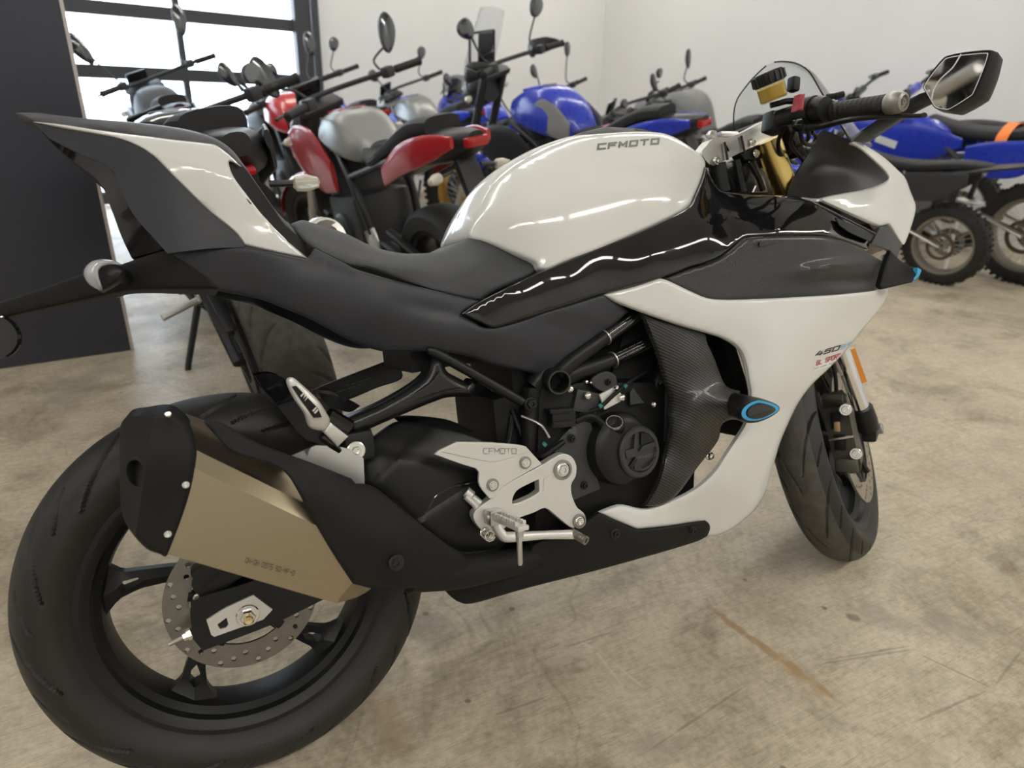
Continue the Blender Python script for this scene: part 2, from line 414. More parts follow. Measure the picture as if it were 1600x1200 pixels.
# stroke lettering
GLY = {'C': [[(1, 1), (0, 1), (0, 0), (1, 0)]], 'F': [[(0, 0), (0, 1), (1, 1)], [(0, .5), (.8, .5)]], 'M': [[(0, 0), (0, 1), (.5, .35), (1, 1), (1, 0)]],
 'O': [[(0, 0), (0, 1), (1, 1), (1, 0), (0, 0)]], 'T': [[(0, 1), (1, 1)], [(.5, 1), (.5, 0)]], '4': [[(.35, 1), (0, .3), (1, .3)], [(.75, .75), (.75, 0)]],
 '5': [[(1, 1), (.1, 1), (0, .55), (.9, .55), (.9, 0), (0, 0)]], '0': [[(0, 0), (0, 1), (1, 1), (1, 0), (0, 0)]], 'S': [[(1, 1), (0, 1), (0, .5), (1, .5), (1, 0), (0, 0)]],
 'G': [[(1, 1), (0, 1), (0, 0), (1, 0), (1, .5), (.5, .5)]], 'L': [[(0, 1), (0, 0), (1, 0)]], 'P': [[(0, 0), (0, 1), (1, 1), (1, .45), (0, .45)]], 'R': [[(0, 0), (0, 1), (1, 1), (1, .5), (0, .5)], [(.4, .5), (1, 0)]],
 '1': [[(.3, .8), (.55, 1), (.55, 0)]], '6': [[(1, 1), (0, 1), (0, 0), (1, 0), (1, .5), (0, .5)]], '7': [[(0, 1), (1, 1), (.4, 0)]], '/': [[(.1, 0), (.9, 1)]], 'A': [[(0, 0), (.5, 1), (1, 0)], [(.2, .4), (.8, .4)]],
 'V': [[(0, 1), (.5, 0), (1, 1)]], 'I': [[(.5, 0), (.5, 1)]], 'E': [[(1, 1), (0, 1), (0, 0), (1, 0)], [(0, .5), (.8, .5)]], '2': [[(0, 1), (1, 1), (1, .5), (0, .5), (0, 0), (1, 0)]], '8': [[(0, 0), (0, 1), (1, 1), (1, 0), (0, 0)], [(0, .5), (1, .5)]], '-': [[(.1, .5), (.9, .5)]], 'N': [[(0, 0), (0, 1), (1, 0), (1, 1)]], 'D': [[(0, 0), (0, 1), (.8, 1), (1, .8), (1, .2), (.8, 0), (0, 0)]], 'U': [[(0, 1), (0, 0), (1, 0), (1, 1)]], 'K': [[(0, 0), (0, 1)], [(1, 1), (0, .45), (1, 0)]], 'Y': [[(0, 1), (.5, .5), (1, 1)], [(.5, .5), (.5, 0)]], 'W': [[(0, 1), (.25, 0), (.5, .7), (.75, 0), (1, 1)]], ' ': [], '9': [[(0, 0), (1, 0), (1, 1), (0, 1), (0, .5), (1, .5)]], '3': [[(0, 1), (1, 1), (1, 0), (0, 0)], [(.2, .5), (1, .5)]], 'H': [[(0, 0), (0, 1)], [(1, 0), (1, 1)], [(0, .5), (1, .5)]], 'B': [[(0, 0), (0, 1), (.9, 1), (.9, .5), (0, .5)], [(.9, .5), (1, .5), (1, 0), (0, 0)]]}
def strokes(text, gw, gap, lw, shear=0.0):
    """-> list of quads in letter space (x grows, height 0..1)"""
    Q = []; x = 0.0
    for ch in text:
        for st in GLY.get(ch, []):
            for (a, b), (c, d) in zip(st[:-1], st[1:]):
                ax, cx = x+a*gw, x+c*gw; L = math.hypot(cx-ax, d-b); tx, ty = (cx-ax)/L, (d-b)/L
                e = lw*.5; nx, ny = -ty*e, tx*e
                p = [(ax-tx*e+nx, b-ty*e+ny), (ax-tx*e-nx, b-ty*e-ny), (cx+tx*e-nx, d+ty*e-ny), (cx+tx*e+nx, d+ty*e+ny)]
                m = max(1, int(L/.35))
                for i in range(m):
                    t0, t1 = i/m, (i+1)/m
                    l = lambda q0, q1, t: (q0[0]+(q1[0]-q0[0])*t, q0[1]+(q1[1]-q0[1])*t)
                    qq = [l(p[0], p[3], t0), l(p[1], p[2], t0), l(p[1], p[2], t1), l(p[0], p[3], t1)]
                    Q.append([(u+shear*v, v) for u, v in qq])
        x += gw+gap
    return Q, x-gap
def stamp(name, text, o0, o1, up, material, parent, targets, gw=.8, gap=.3, lw=.2, shear=0.0, lift=.0007):
    """lettering laid on the surface of target parts: baseline runs from o0 to o1 (photo points), up = letter height vector"""
    Q, W = strokes(text, gw, gap, lw, shear)
    o0, o1, up = np.array(o0, float), np.array(o1, float), np.array(up, float)
    trees = []
    for t in targets:
        me = t.data; trees.append(BVHTree.FromPolygons([v.co for v in me.vertices], [p.vertices for p in me.polygons]))
    V = []; F = []
    for q in Q:
        px = np.array([o0+(o1-o0)*(a/W)+up*b for a, b in q]); D = rays(px); pts = []
        for d in D:
            best = None
            for tr in trees:
                h = tr.ray_cast(Vector(CB), Vector(d).normalized())
                if h[0] is not None and (best is None or h[3] < best[3]): best = h
            if best is None: break
            n = best[1] if best[1].dot(Vector(d)) < 0 else -best[1]
            pts.append(best[0]+n*lift)
        if len(pts) == 4:
            b = len(V); V += pts; F.append((b, b+1, b+2, b+3))
    if not F: print('stamp missed', name); return None
    return link(name, V, F, material, parent, None, recalc=False)

def patch(name, p0, p1, up, nx, ny, material, parent, targets, lift=.0006):
    """a thin sticker laid on a surface"""
    trees = [BVHTree.FromPolygons([v.co for v in t.data.vertices], [p.vertices for p in t.data.polygons]) for t in targets]
    p0, p1, up = (np.array(q, float) for q in (p0, p1, up)); V = {}; F = []
    for j in range(ny+1):
        for i in range(nx+1):
            px = p0+(p1-p0)*i/nx+up*j/ny; d = Vector(rays([px])[0]).normalized()
            for tr in trees:
                h = tr.ray_cast(Vector(CB), d)
                if h[0] is not None:
                    n = h[1] if h[1].dot(d) < 0 else -h[1]; V[(i, j)] = h[0]+n*lift; break
    keys = {k: q for q, k in enumerate(V)}
    for j in range(ny):
        for i in range(nx):
            c = [(i, j), (i+1, j), (i+1, j+1), (i, j+1)]
            if all(q in keys for q in c): F.append(tuple(keys[q] for q in c))
    return link(name, list(V.values()), F, material, parent, None, recalc=False)
# ================================================================= THE ROOM
A0, A1, B0, B1, HC = -5.5, 6.6, -5.0, 6.0, 3.7
def mat_floor():
    m = bpy.data.materials.new('concrete_floor'); m.use_nodes = True; MATS['concrete_floor'] = m
    nt = m.node_tree; b = nt.nodes['Principled BSDF']; N = nt.nodes.new; Lk = nt.links.new
    tc = N('ShaderNodeTexCoord')
    def noise(scale, detail=5, rough=.6, vec=None, dist=0.0):
        n = N('ShaderNodeTexNoise'); n.inputs['Scale'].default_value = scale; n.inputs['Detail'].default_value = detail; n.inputs['Roughness'].default_value = rough; n.inputs['Distortion'].default_value = dist
        Lk(vec or tc.outputs['Object'], n.inputs['Vector']); return n.outputs['Fac']
    def ramp(f, stops):
        r = N('ShaderNodeValToRGB'); e = r.color_ramp.elements
        while len(e) < len(stops): e.new(.5)
        for q, (p, c) in zip(e, stops): q.position = p; q.color = (*c, 1) if len(c) == 3 else c
        Lk(f, r.inputs['Fac']); return r.outputs['Color']
    def mix(a, c, fac, mode='MULTIPLY'):
        x = N('ShaderNodeMixRGB'); x.blend_type = mode
        if hasattr(fac, 'links') or not isinstance(fac, (int, float)): Lk(fac, x.inputs['Fac'])
        else: x.inputs['Fac'].default_value = fac
        for s, q in ((x.inputs['Color1'], a), (x.inputs['Color2'], c)):
            if isinstance(q, tuple): s.default_value = (*q, 1)
            else: Lk(q, s)
        return x.outputs['Color']
    base = ramp(noise(1.1, 6, .62), [(.28, (.385, .33, .25)), (.5, (.50, .435, .335)), (.72, (.60, .53, .41))])
    st = ramp(noise(2.6, 6, .72, dist=.8), [(.32, (.50, .47, .42)), (.52, (1, 1, 1))]); c = mix(base, st, .85)
    c = mix(c, ramp(noise(9, 6, .7), [(.30, (.72, .70, .67)), (.55, (1.05, 1.05, 1.05))]), .65)
    c = mix(c, ramp(noise(70, 4, .7), [(.35, (.72, .71, .70)), (.6, (1.08, 1.08, 1.07))]), .6)
    # scratches: thin ridges of stretched noise at several headings
    for rot, sc in ((20, (1.2, 26, 1)), (-50, (1.0, 30, 1)), (80, (1.5, 22, 1))):
        mp = N('ShaderNodeMapping'); mp.inputs['Rotation'].default_value = (0, 0, R_(rot)); mp.inputs['Scale'].default_value = sc
        Lk(tc.outputs['Object'], mp.inputs['Vector']); f = noise(1.6, 4, .65, mp.outputs['Vector'], .3)
        c = mix(c, ramp(f, [(.485, (1, 1, 1)), (.5, (.74, .72, .68)), (.515, (1, 1, 1))]), .55)
    # hairline cracks
    v = N('ShaderNodeTexVoronoi'); v.feature = 'DISTANCE_TO_EDGE'; v.inputs['Scale'].default_value = .8
    nv = N('ShaderNodeTexNoise'); nv.inputs['Scale'].default_value = 4; Lk(tc.outputs['Object'], nv.inputs['Vector'])
    av = N('ShaderNodeMixRGB'); av.blend_type = 'ADD'; av.inputs['Fac'].default_value = .35; Lk(tc.outputs['Object'], av.inputs['Color1']); Lk(nv.outputs['Color'], av.inputs['Color2']); Lk(av.outputs['Color'], v.inputs['Vector'])
    c = mix(c, ramp(v.outputs['Distance'], [(0, (.55, .52, .48)), (.004, (1, 1, 1))]), .4)
    # rust bleed
    rf = ramp(noise(.9, 6, .75, dist=1.2), [(.62, (0, 0, 0)), (.74, (.5, .5, .5))]); c = mix(c, (.34, .225, .125), rf, 'MIX')
    # dark tyre / oil spots
    sp = N('ShaderNodeTexVoronoi'); sp.inputs['Scale'].default_value = 5.5; Lk(tc.outputs['Object'], sp.inputs['Vector'])
    c = mix(c, ramp(sp.outputs['Distance'], [(.028, (.35, .33, .30)), (.045, (1, 1, 1))]), .8)
    # single marks: rust bleed along a scratch, oil spots, pale scrapes, saw-cut lines
    def fl(u, v):
        D = _fw+(u-800)/FPX*CR-(v-600)/FPX*CU; t = -CAM_POS[2]/D[2]; P = CAM_POS+t*D; return P[0], P[1]
    shared = {}
    def mark(p, q, hw, col, strength, rag=.5, nscale=18, soft=.55):
        nonlocal c
        (x0, y0), (x1, y1) = p, q; L = math.hypot(x1-x0, y1-y0)
        mp = N('ShaderNodeMapping'); mp.vector_type = 'TEXTURE'; mp.inputs['Location'].default_value = ((x0+x1)/2, (y0+y1)/2, 0); mp.inputs['Rotation'].default_value = (0, 0, math.atan2(y1-y0, x1-x0)); mp.inputs['Scale'].default_value = (L/2, hw, 1)
        Lk(tc.outputs['Object'], mp.inputs['Vector'])
        if nscale not in shared:
            nz = N('ShaderNodeTexNoise'); nz.inputs['Scale'].default_value = nscale; nz.inputs['Detail'].default_value = 3; Lk(tc.outputs['Object'], nz.inputs['Vector']); shared[nscale] = nz
        nz = shared[nscale]
        sp_ = N('ShaderNodeSeparateXYZ'); Lk(mp.outputs['Vector'], sp_.inputs[0])
        def M(op, a, b_=None):
            m_ = N('ShaderNodeMath'); m_.operation = op
            for s_, v_ in zip(m_.inputs, (a, b_)):
                if v_ is None: continue
                if isinstance(v_, (int, float)): s_.default_value = v_
                else: Lk(v_, s_)
            return m_.outputs[0]
        x4 = M('POWER', M('ABSOLUTE', sp_.outputs['X']), 4.0); y2 = M('POWER', M('ABSOLUTE', sp_.outputs['Y']), 1.5)
        r = M('ADD', M('ADD', x4, y2), M('MULTIPLY', M('SUBTRACT', nz.outputs['Fac'], .5), rag*4))
        f = ramp(r, [(soft*.4, (strength,)*3), (1.0, (0, 0, 0))]); c = mix(c, col, f, 'MIX')
    RUST, DARK, PALE = (.30, .165, .060), (.17, .145, .11), (.62, .57, .47)
    mark(fl(1098, 940), fl(1330, 1108), .012, RUST, .62, .85, 26); mark(fl(1180, 1000), fl(1300, 1090), .022, (.40, .27, .13), .45, .6)
    mark(fl(585, 1080), fl(640, 1185), .035, (.34, .24, .14), .4, .6); mark(fl(1322, 962), fl(1346, 964), .016, DARK, .7, .15)
    mark(fl(725, 1093), fl(737, 1094), .006, DARK, .9, .1); mark(fl(1160, 904), fl(1168, 905), .007, DARK, .8, .1)
    for q in ((930, 1015, 975, 1072), (955, 1030, 1005, 1072), (905, 1000, 930, 1012)): mark(fl(*q[:2]), fl(*q[2:]), .004, PALE, .55, .5)
    for q in ((1280, 1036, 1432, 1012), (1290, 1030, 1430, 1006), (1432, 1018, 1552, 1074), (1552, 1074, 1600, 1010), (1552, 1074, 1420, 1130), (1000, 1180, 1180, 1060), (880, 1010, 960, 985), (760, 1120, 860, 1085)): mark(fl(*q[:2]), fl(*q[2:]), .0035, DARK, .45, .45, 30)
    for q in ((1350, 930, 1420, 1000, .05), (1450, 950, 1540, 1010, .05), (1000, 1140, 1060, 1190, .05), (620, 980, 700, 965, .03), (60, 640, 200, 560, .12)): mark(fl(*q[:2]), fl(*q[2:4]), q[4], (.27, .24, .20), .45, .8, 9)
    Lk(c, b.inputs['Base Color'])
    rr = N('ShaderNodeMapRange'); rr.inputs['To Min'].default_value = .34; rr.inputs['To Max'].default_value = .62; Lk(noise(5, 5, .6), rr.inputs['Value']); Lk(rr.outputs['Result'], b.inputs['Roughness'])
    bp = N('ShaderNodeBump'); bp.inputs['Strength'].default_value = .18; bp.inputs['Distance'].default_value = .004; Lk(noise(45, 5, .65), bp.inputs['Height']); Lk(bp.outputs['Normal'], b.inputs['Normal'])
mat_floor()
mat('wall_paint', (.76, .765, .76), .7, noise=.06, scale=1.2, bump=.1, bscale=120)
mat('ceiling_paint', (.62, .62, .61), .85, noise=.1, scale=2)
mat('door_frame', (.055, .058, .066), .45, metal=.3)
mat('partition_black', (.050, .053, .074), .42, noise=.12, scale=3)
mat('partition_trim', (.62, .56, .54), .4, metal=.4)
mat('asphalt', (.55, .56, .58), .9, noise=.2, scale=3)
mat('lamp_diffuser', (1.0, .965, .89), .5, emit=CEIL_EMIT)
mat('lamp_housing', (.75, .75, .75), .5)
def rbox(name, a, b, z, sa, sb, sz, material, parent=None, bev=0):
    m = MB(); m.box((0, 0, 0), (sa, sb, sz), Matrix.Rotation(ROOM_AZ, 3, 'Z'), bev)
    c = RW(a, b, z); m.v = [tuple(Vector(q)+c) for q in m.v]
    return m.build(name, material, parent)
FZ = -.003
tag(rbox('floor', (A0+A1)/2, (B0+B1)/2, FZ-.1, A1-A0+.4, B1-B0+.4, .2, 'concrete_floor'), kind='structure')
tag(rbox('ceiling', (A0+A1)/2, (B0+B1)/2, HC+.1, A1-A0+.4, B1-B0+.4, .2, 'ceiling_paint'), kind='structure')
tag(rbox('wall_right', A1+.1, (B0+B1)/2, HC/2, .2, B1-B0, HC, 'wall_paint'), kind='structure')
tag(rbox('wall_left', A0-.1, (B0+B1)/2, HC/2, .2, B1-B0, HC, 'wall_paint'), kind='structure')
tag(rbox('wall_front', (A0+A1)/2, B0-.1, HC/2, A1-A0+.4, .2, HC, 'wall_paint'), kind='structure')
# window wall with the glazed overhead door
def a_of(u, v=118):
    D = _fw+(u-800)/FPX*CR-(v-600)/FPX*CU; c, s = math.cos(ROOM_AZ), math.sin(ROOM_AZ)
    pb = -CAM_POS[0]*s+CAM_POS[1]*c; db = -D[0]*s+D[1]*c; t = (B1-pb)/db; P = CAM_POS+t*D
    return P[0]*c+P[1]*s, P[2]
aR, _ = a_of(466); aM, zl = a_of(292); _, zu = a_of(290, 24)
print('door', aR, aM, zl, zu)
PW = aR-aM; aL = aR-4*PW; DH = 2.72
wb = MB()
for a0, a1, z0, z1 in ((A0-.2, aL-.02, 0, HC), (aR+.20, A1+.2, 0, HC), (aL-.02, aR+.20, DH, HC)):
    q = MB().box((0, 0, 0), (a1-a0, .2, z1-z0), Matrix.Rotation(ROOM_AZ, 3, 'Z')); c = RW((a0+a1)/2, B1+.1, (z0+z1)/2); wb.add([Vector(v)+c for v in q.v], q.f)
tag(wb.build('wall_back', 'wall_paint'), kind='structure')
win = tag(rbox('window_1', aR+.085, B1+.03, DH/2, .16, .10, DH, 'door_frame'), kind='structure')
rbox('window_frame', aL-.05, B1+.03, DH/2, .16, .10, DH, 'door_frame', win); rbox('window_frame', (aL+aR)/2, B1+.03, DH-.04, aR-aL, .10, .12, 'door_frame', win)
rz = [0.06]+[zl+(zu-zl)*k for k in (-1, 0, 1, 2, 3)]
for z in rz: rbox('window_rail', (aL+aR)/2, B1+.05, z, aR-aL, .05, .105, 'door_frame', win)
for k in range(1, 4): rbox('window_mullion', aL+PW*k, B1+.05, DH/2, .055, .045, DH, 'door_frame', win)
for i in range(len(rz)-1):
    for k in range(4): rbox('pane', aL+PW*(k+.5), B1+.05, (rz[i]+rz[i+1])/2, PW-.04, .008, rz[i+1]-rz[i]-.09, 'window_glass', win)
rbox('door_track', aR+.20, B1-.03, DH/2, .05, .06, DH, 'door_frame', win)
# lamps
for j, b in enumerate((-2.7, 1.9, 4.7)):  # the row nearest the window wall is added to brighten that wall
    for i, a in enumerate((-3.9, -1.9, .1, 2.1, 4.1, 5.7)):
        L = empty('ceiling_light', RW(a, b, HC-.06), (0, 0, ROOM_AZ))
        tag(L, 'long white ceiling strip lamp above the show floor', 'lamp', 'ceiling strip lamps')
        MB().box((0, 0, .03), (1.7, .36 if j == 0 else .24, .06), None, .008).build('housing', 'lamp_housing', L)
        MB().box((0, 0, -.008), (1.66, .30 if j == 0 else .18, .03), None, .008).build('diffuser', 'lamp_diffuser', L)
# outside
tag(rbox('ground_outside', .5, B1+14, -.14, 50, 27.5, .2, 'asphalt'), kind='structure')
# black partition
pt = empty('partition', (-.255, 2.13, 0), (0, 0, R_(6.5)))
tag(pt, 'tall black partition panel standing at the left edge', 'partition')
MB().box((-.95, .03, 1.2), (1.88, .06, 2.4), None, .003).build('panel', 'partition_black', pt)
MB().box((-.006, .03, 1.2), (.012, .064, 2.4), None, .002).build('edge_trim', 'partition_trim', pt)
# ================================================================= THE NEAR MOTORCYCLE
BIKE = empty('sport_motorcycle', (0, 0, 0), (-LEAN, 0, 0))
tag(BIKE, 'white and black sport motorcycle with brushed exhaust, nearest to the camera', 'motorcycle')
def part(o, label=None):
    if label: o['label'] = label
    return o
def pl(pts): return [np.array(q, float) for q in pts]
# ---------- wheels
def tyre(name, prof, nth, ncirc, T, parent, ngroove, gwid, gdep, worn=None, s_lo=.12, s_hi=.70, a=.85, b=.35):
    pr = np.array(prof, float); half, _ = crm([Vector((q[0], q[1], 0)) for q in pr], [0]*len(pr), 8)
    half = np.array([(q[0], q[1]) for q in half])
    L = np.r_[0, np.cumsum(np.hypot(*np.diff(half, axis=0).T))]; m = ncirc//2
    ss = np.linspace(0, L[-1], m+1); rr = np.interp(ss, L, half[:, 0]); yy = np.interp(ss, L, half[:, 1])
    s = np.r_[-ss[::-1][:-1], ss]/L[-1]; R0 = np.r_[rr[::-1][:-1], rr]; Y0 = np.r_[-yy[::-1][:-1], yy]
    th = np.linspace(0, 2*math.pi, nth, endpoint=False)
    TH, S = np.meshgrid(th, s, indexing='ij'); RR = np.broadcast_to(R0, TH.shape).copy(); YY = np.broadcast_to(Y0, TH.shape).copy()
    Rm = R0.max(); depth = np.zeros_like(TH)
    per = 2*math.pi*Rm/ngroove; cm = (TH*Rm).ravel(); sm_ = (S*L[-1]).ravel()
    for side in (-1, 1):
        for ph, lo, hi, k1, k2, hw in ((0, s_lo, s_hi, a, b, 1.0), (.52, .36, .60, math.copysign(.95, a), .2, .8)):
            sv = np.linspace(lo, hi, 12); base_ = ph*per+(.25*per if side > 0 else 0)+k1*(sv-.4)*per*1.5+k2*per*(sv-.4)**2*5
            c0 = base_.mean(); q = (cm-c0+per/2) % per-per/2; best = np.full(len(q), 1e9); pos = np.zeros(len(q))
            near = np.flatnonzero((sm_*side > (lo-.08)*L[-1]) & (sm_*side < (hi+.08)*L[-1])); pq = q[near]; ps = sm_[near]*side
            for sh in (-per, 0, per):
                gx, gy = base_-c0+sh, sv*L[-1]
                for i_ in range(11):
                    ex, ey = gx[i_+1]-gx[i_], gy[i_+1]-gy[i_]; t = np.clip(((pq-gx[i_])*ex+(ps-gy[i_])*ey)/(ex*ex+ey*ey), 0, 1)
                    dd = np.hypot(pq-gx[i_]-t*ex, ps-gy[i_]-t*ey); up = dd < best[near]
                    best[near[up]] = dd[up]; pos[near[up]] = (i_+t[up])/11
            wid = gwid*hw*(.35+.65*np.sqrt(np.clip(4*pos*(1-pos), 0, 1)))
            depth = np.maximum(depth, np.clip(1.5*(1-best/wid), 0, 1).reshape(TH.shape))
    nr = np.gradient(Y0); nz = -np.gradient(R0); nn = np.hypot(nr, nz)+1e-9
    RR -= depth*gdep*np.abs(nr/nn); YY -= depth*gdep*nz/nn*1.0
    V = np.stack([RR*np.cos(TH), YY, RR*np.sin(TH)], 2).reshape(-1, 3); m2 = len(s)
    i, j = np.meshgrid(np.arange(nth), np.arange(m2-1), indexing='ij'); i2 = (i+1) % nth
    F = np.stack([i*m2+j, i*m2+j+1, i2*m2+j+1, i2*m2+j], 2).reshape(-1, 4)
    o = link(name, T(V), F, 'rubber', parent, 40)
    if worn:
        o.data.materials.append(MATS['rubber_worn']); sj = np.abs((s[:-1]+s[1:])/2)
        idx = np.broadcast_to((sj < worn).astype(int), (nth, m2-1)).reshape(-1); o.data.polygons.foreach_set('material_index', idx)
    return o
def disc(name, R, r, y, th, holes, hr, T, material, parent):
    c = lambda q, rad, n, ph=0: np.array([(q[0]+rad*math.cos(2*math.pi*k/n+ph), q[1]+rad*math.sin(2*math.pi*k/n+ph)) for k in range(n)])
    polys = [c((0, 0), R*1000, 96), c((0, 0), r*1000, 72)]+[c((rad*1000*math.cos(a), rad*1000*math.sin(a)), hr*1000, 10) for rad, a in holes]
    P, F = triangulate(polys, 12, keep=True); P = P/1000; n = len(P)
    A = np.c_[P[:, 0], np.full(n, y-th/2), P[:, 1]]; B = A+np.array([0, th, 0]); cnt = set()
    for t in F:
        for i in range(3): cnt.add((t[i], t[(i+1) % 3]))
    bd = [e for e in cnt if (e[1], e[0]) not in cnt]
    FF = [tuple(t) for t in F]+[tuple(i+n for i in t[::-1]) for t in F]+[(b, a, a+n, b+n) for a, b in bd]
    return link(name, T(np.concatenate([A, B])), FF, material, parent, 30)
RAX = np.array([0, 0, .306]); FAX = np.array([1.37, 0, .285])
TR = lambda V: np.asarray(V, float)+RAX
TF = lambda V: steer(np.asarray(V, float)+FAX)
rtyre = tyre('rear_tyre', [(.306, 0), (.303, .02), (.294, .045), (.278, .066), (.258, .0755), (.242, .073), (.226, .062), (.218, .054)], 1100, 104, TR, BIKE, 12, .0036, .005)
ftyre = tyre('front_tyre', [(.293, 0), (.290, .018), (.279, .037), (.262, .051), (.248, .055), (.234, .051), (.222, .043), (.217, .038)], 900, 88, TF, BIKE, 11, .0036, .005, worn=.34, s_lo=.05, s_hi=.62, a=-.85)
def wheel_metal(name, T, parent, wide, nsp, ph, spoke_w, hub_r, hub_w, slot=True):
    lw = wide
    m = MB(); m.lathe([(.2225, -lw), (.2145, -lw), (.209, -lw+.003), (.2025, -lw+.008), (.199, -lw+.018), (.190, -lw+.026), (.187, -.018), (.187, .018), (.190, lw-.026), (.199, lw-.018), (.2025, lw-.008), (.209, lw-.003), (.2145, lw), (.2225, lw), (.2225, lw-.004), (.212, lw-.012), (.197, 0), (.212, -lw+.012), (.2225, -lw+.004)], (0, 0, 0), (0, 1, 0), 120, closed=True)
    m.v = [tuple(q) for q in T(np.array(m.v))]
    rim = m.build(name, 'black_satin', parent, 25)
    h = MB(); h.lathe([(.012, -hub_w), (hub_r*.8, -hub_w), (hub_r, -hub_w+.008), (hub_r*.85, -hub_w+.02), (hub_r*.8, 0), (hub_r*.85, hub_w-.02), (hub_r, hub_w-.008), (hub_r*.8, hub_w), (.012, hub_w)], (0, 0, 0), (0, 1, 0), 40, closed=True)
    h.v = [tuple(q) for q in T(np.array(h.v))]; h.build('hub', 'black_satin', rim, 30)
    for k in range(nsp):
        a0 = ph+2*math.pi*k/nsp; s = MB()
        def ert(r):
            a = a0-R_(26)*(1-min(r, .19)/.19); return np.array([math.cos(a), 0, math.sin(a)]), np.array([-math.sin(a), 0, math.cos(a)])
        secs = []
        for r, wd, dp in ((hub_r*.8, spoke_w*1.15, .024), (.07, spoke_w*.8, .020), (.11, spoke_w*.75, .016), (.138, spoke_w*.85, .015), (.148, spoke_w*.95, .015), (.165, spoke_w*1.15, .016), (.172, spoke_w*1.4, .018), (.186, spoke_w*2.2, .022), (.190, spoke_w*2.6, .024)):
            secs.append((r, wd/2, dp))
        if slot:
            for sg in (-1, 1):
                ss = []
                for r, w_, dp in secs:
                    er, et = ert(r)
                    t0, t1 = (w_*.42, w_) if .145 < r < .168 else (0, w_)
                    ss.append([er*r+et*sg*t0*1.0+np.array([0, dp, 0]), er*r+et*sg*t1+np.array([0, dp*.55, 0]), er*r+et*sg*t1+np.array([0, -dp*.55, 0]), er*r+et*sg*t0*1.0+np.array([0, -dp, 0])])
                s.loft(ss)
        else:
            s.loft([[er*r+et*w_*.5+np.array([0, dp, 0]), er*r+et*w_+np.array([0, 0, 0]), er*r+et*w_*.5+np.array([0, -dp, 0]), er*r-et*w_*.5+np.array([0, -dp, 0]), er*r-et*w_, er*r-et*w_*.5+np.array([0, dp, 0])] for r, w_, dp in secs])
        s.v = [tuple(q) for q in T(np.array(s.v))]; s.build('spoke', 'black_satin', rim, 30)
    return rim
wheel_metal('rear_rim', TR, BIKE, .058, 5, R_(241), .034, .042, .05)
wheel_metal('front_rim', TF, BIKE, .044, 5, R_(248), .026, .034, .045)
hl = [(.104 if (k % 3 == 0) else (.096 if k % 3 == 1 else .088), 2*math.pi*k/36+R_(4)) for k in range(36)]
rd = disc('rear_brake_disc', .110, .074, -.0705, .0048, hl, .0040, TR, 'disc_steel', BIKE)
m = MB()
for k in range(5):
    a = R_(20)+2*math.pi*k/5; er = np.array([math.cos(a), 0, math.sin(a)])
    m.tube([TR(er*.03+np.array([0, -.066, 0])), TR(er*.077+np.array([0, -.068, 0]))], .009, 8)
m.lathe([(.02, -.072), (.034, -.070), (.036, -.055), (.02, -.055)], RAX, (0, 1, 0), 32, closed=True).build('disc_carrier', 'black_satin', rd)
hl = [((.150, .141, .132, .124)[k % 4], 2*math.pi*k/52) for k in range(52)]
fd = disc('front_brake_disc', .160, .112, -.0655, .0048, hl, .0042, TF, 'disc_steel_front', BIKE)
m = MB()
for k in range(6):
    a = 2*math.pi*k/6; er = np.array([math.cos(a), 0, math.sin(a)])
    m.tube([er*.03+np.array([0, -.055, 0]), er*.116+np.array([0, -.0655, 0])], .008, 8)
m.v = [tuple(q) for q in TF(np.array(m.v))]; m.build('disc_carrier', 'black_satin', fd)
# sidewall lettering (raised)
def sidewall(text, a0, r, h, T, R_y, parent, mat_='rubber_print', gw=.75, gap=.35):
    Q, W = strokes(text, gw, gap, .17); V = []; F = []
    for q in Q:
        for u, v in q:
            rad = r+v*h; ang = a0+(u*h)/r
            V.append((rad*math.cos(ang), -np.interp(rad, *R_y)-.0006, rad*math.sin(ang)))
        F.append(tuple(range(len(V)-4, len(V))))
    return link('tyre_lettering', T(np.array(V)), F, mat_, parent, None, recalc=False)
_ry = ([.218, .226, .242, .258, .278], [.054, .062, .073, .0755, .066])
sidewall('150/60R17', R_(247), .237, .013, TR, _ry, rtyre)
sidewall('-- - - 0 0 2 8', R_(185), .247, .009, TR, _ry, rtyre)
sidewall('---- -- -----', R_(300), .238, .015, TR, _ry, rtyre)
# ---------- swingarm and axle
sw = plate('swingarm', [(297, 957), (299, 946, 1), (317, 932), (402, 905), (500, 852), (640, 764), (726, 742, 1), (745, 800, 1), (640, 872), (501, 939), (425, 976), (330, 1012), (317, 1017, 1), (301, 998, 1)], .106, .036, 'black_satin', BIKE, mirror=True, bev=.004)
adj = plate('adjuster_plate', [(322.6, 969, 1), (352, 950, 1), (396, 930, 1), (426, 952.5, 1), (411.5, 968, 1), (335, 995, 1), (330, 992, 1)], .110, .006, 'cast_silver', BIKE, holes=[[(339.5, 976, 1), (354, 965, 1), (357, 976, 1), (353, 981, 1), (344, 983, 1)]], bev=.0012)
part(adj, 'silver chain adjuster plate')
nut = MB(); c = at(387, 961, .110)
nut.lathe([(0, 0), (.0165, 0), (.0165, .002), (.0150, .0032), (0, .0032)], c, (0, -1, 0), 28).build('washer', 'chrome', adj)
MB().lathe([(.0115, .003), (.0115, .010), (.0095, .013), (.006, .013)], c, (0, -1, 0), 6).build('axle_nut', 'bolt_steel', adj)
MB().lathe([(.0068, .010), (.0068, .020), (.0055, .0215), (.002, .021), (0, .0205)], c, (0, -1, 0), 18).build('axle_end', 'bolt_brass', adj)
c = at(300, 989, .100); d = (at(268, 1005, .100)-c).normalized()
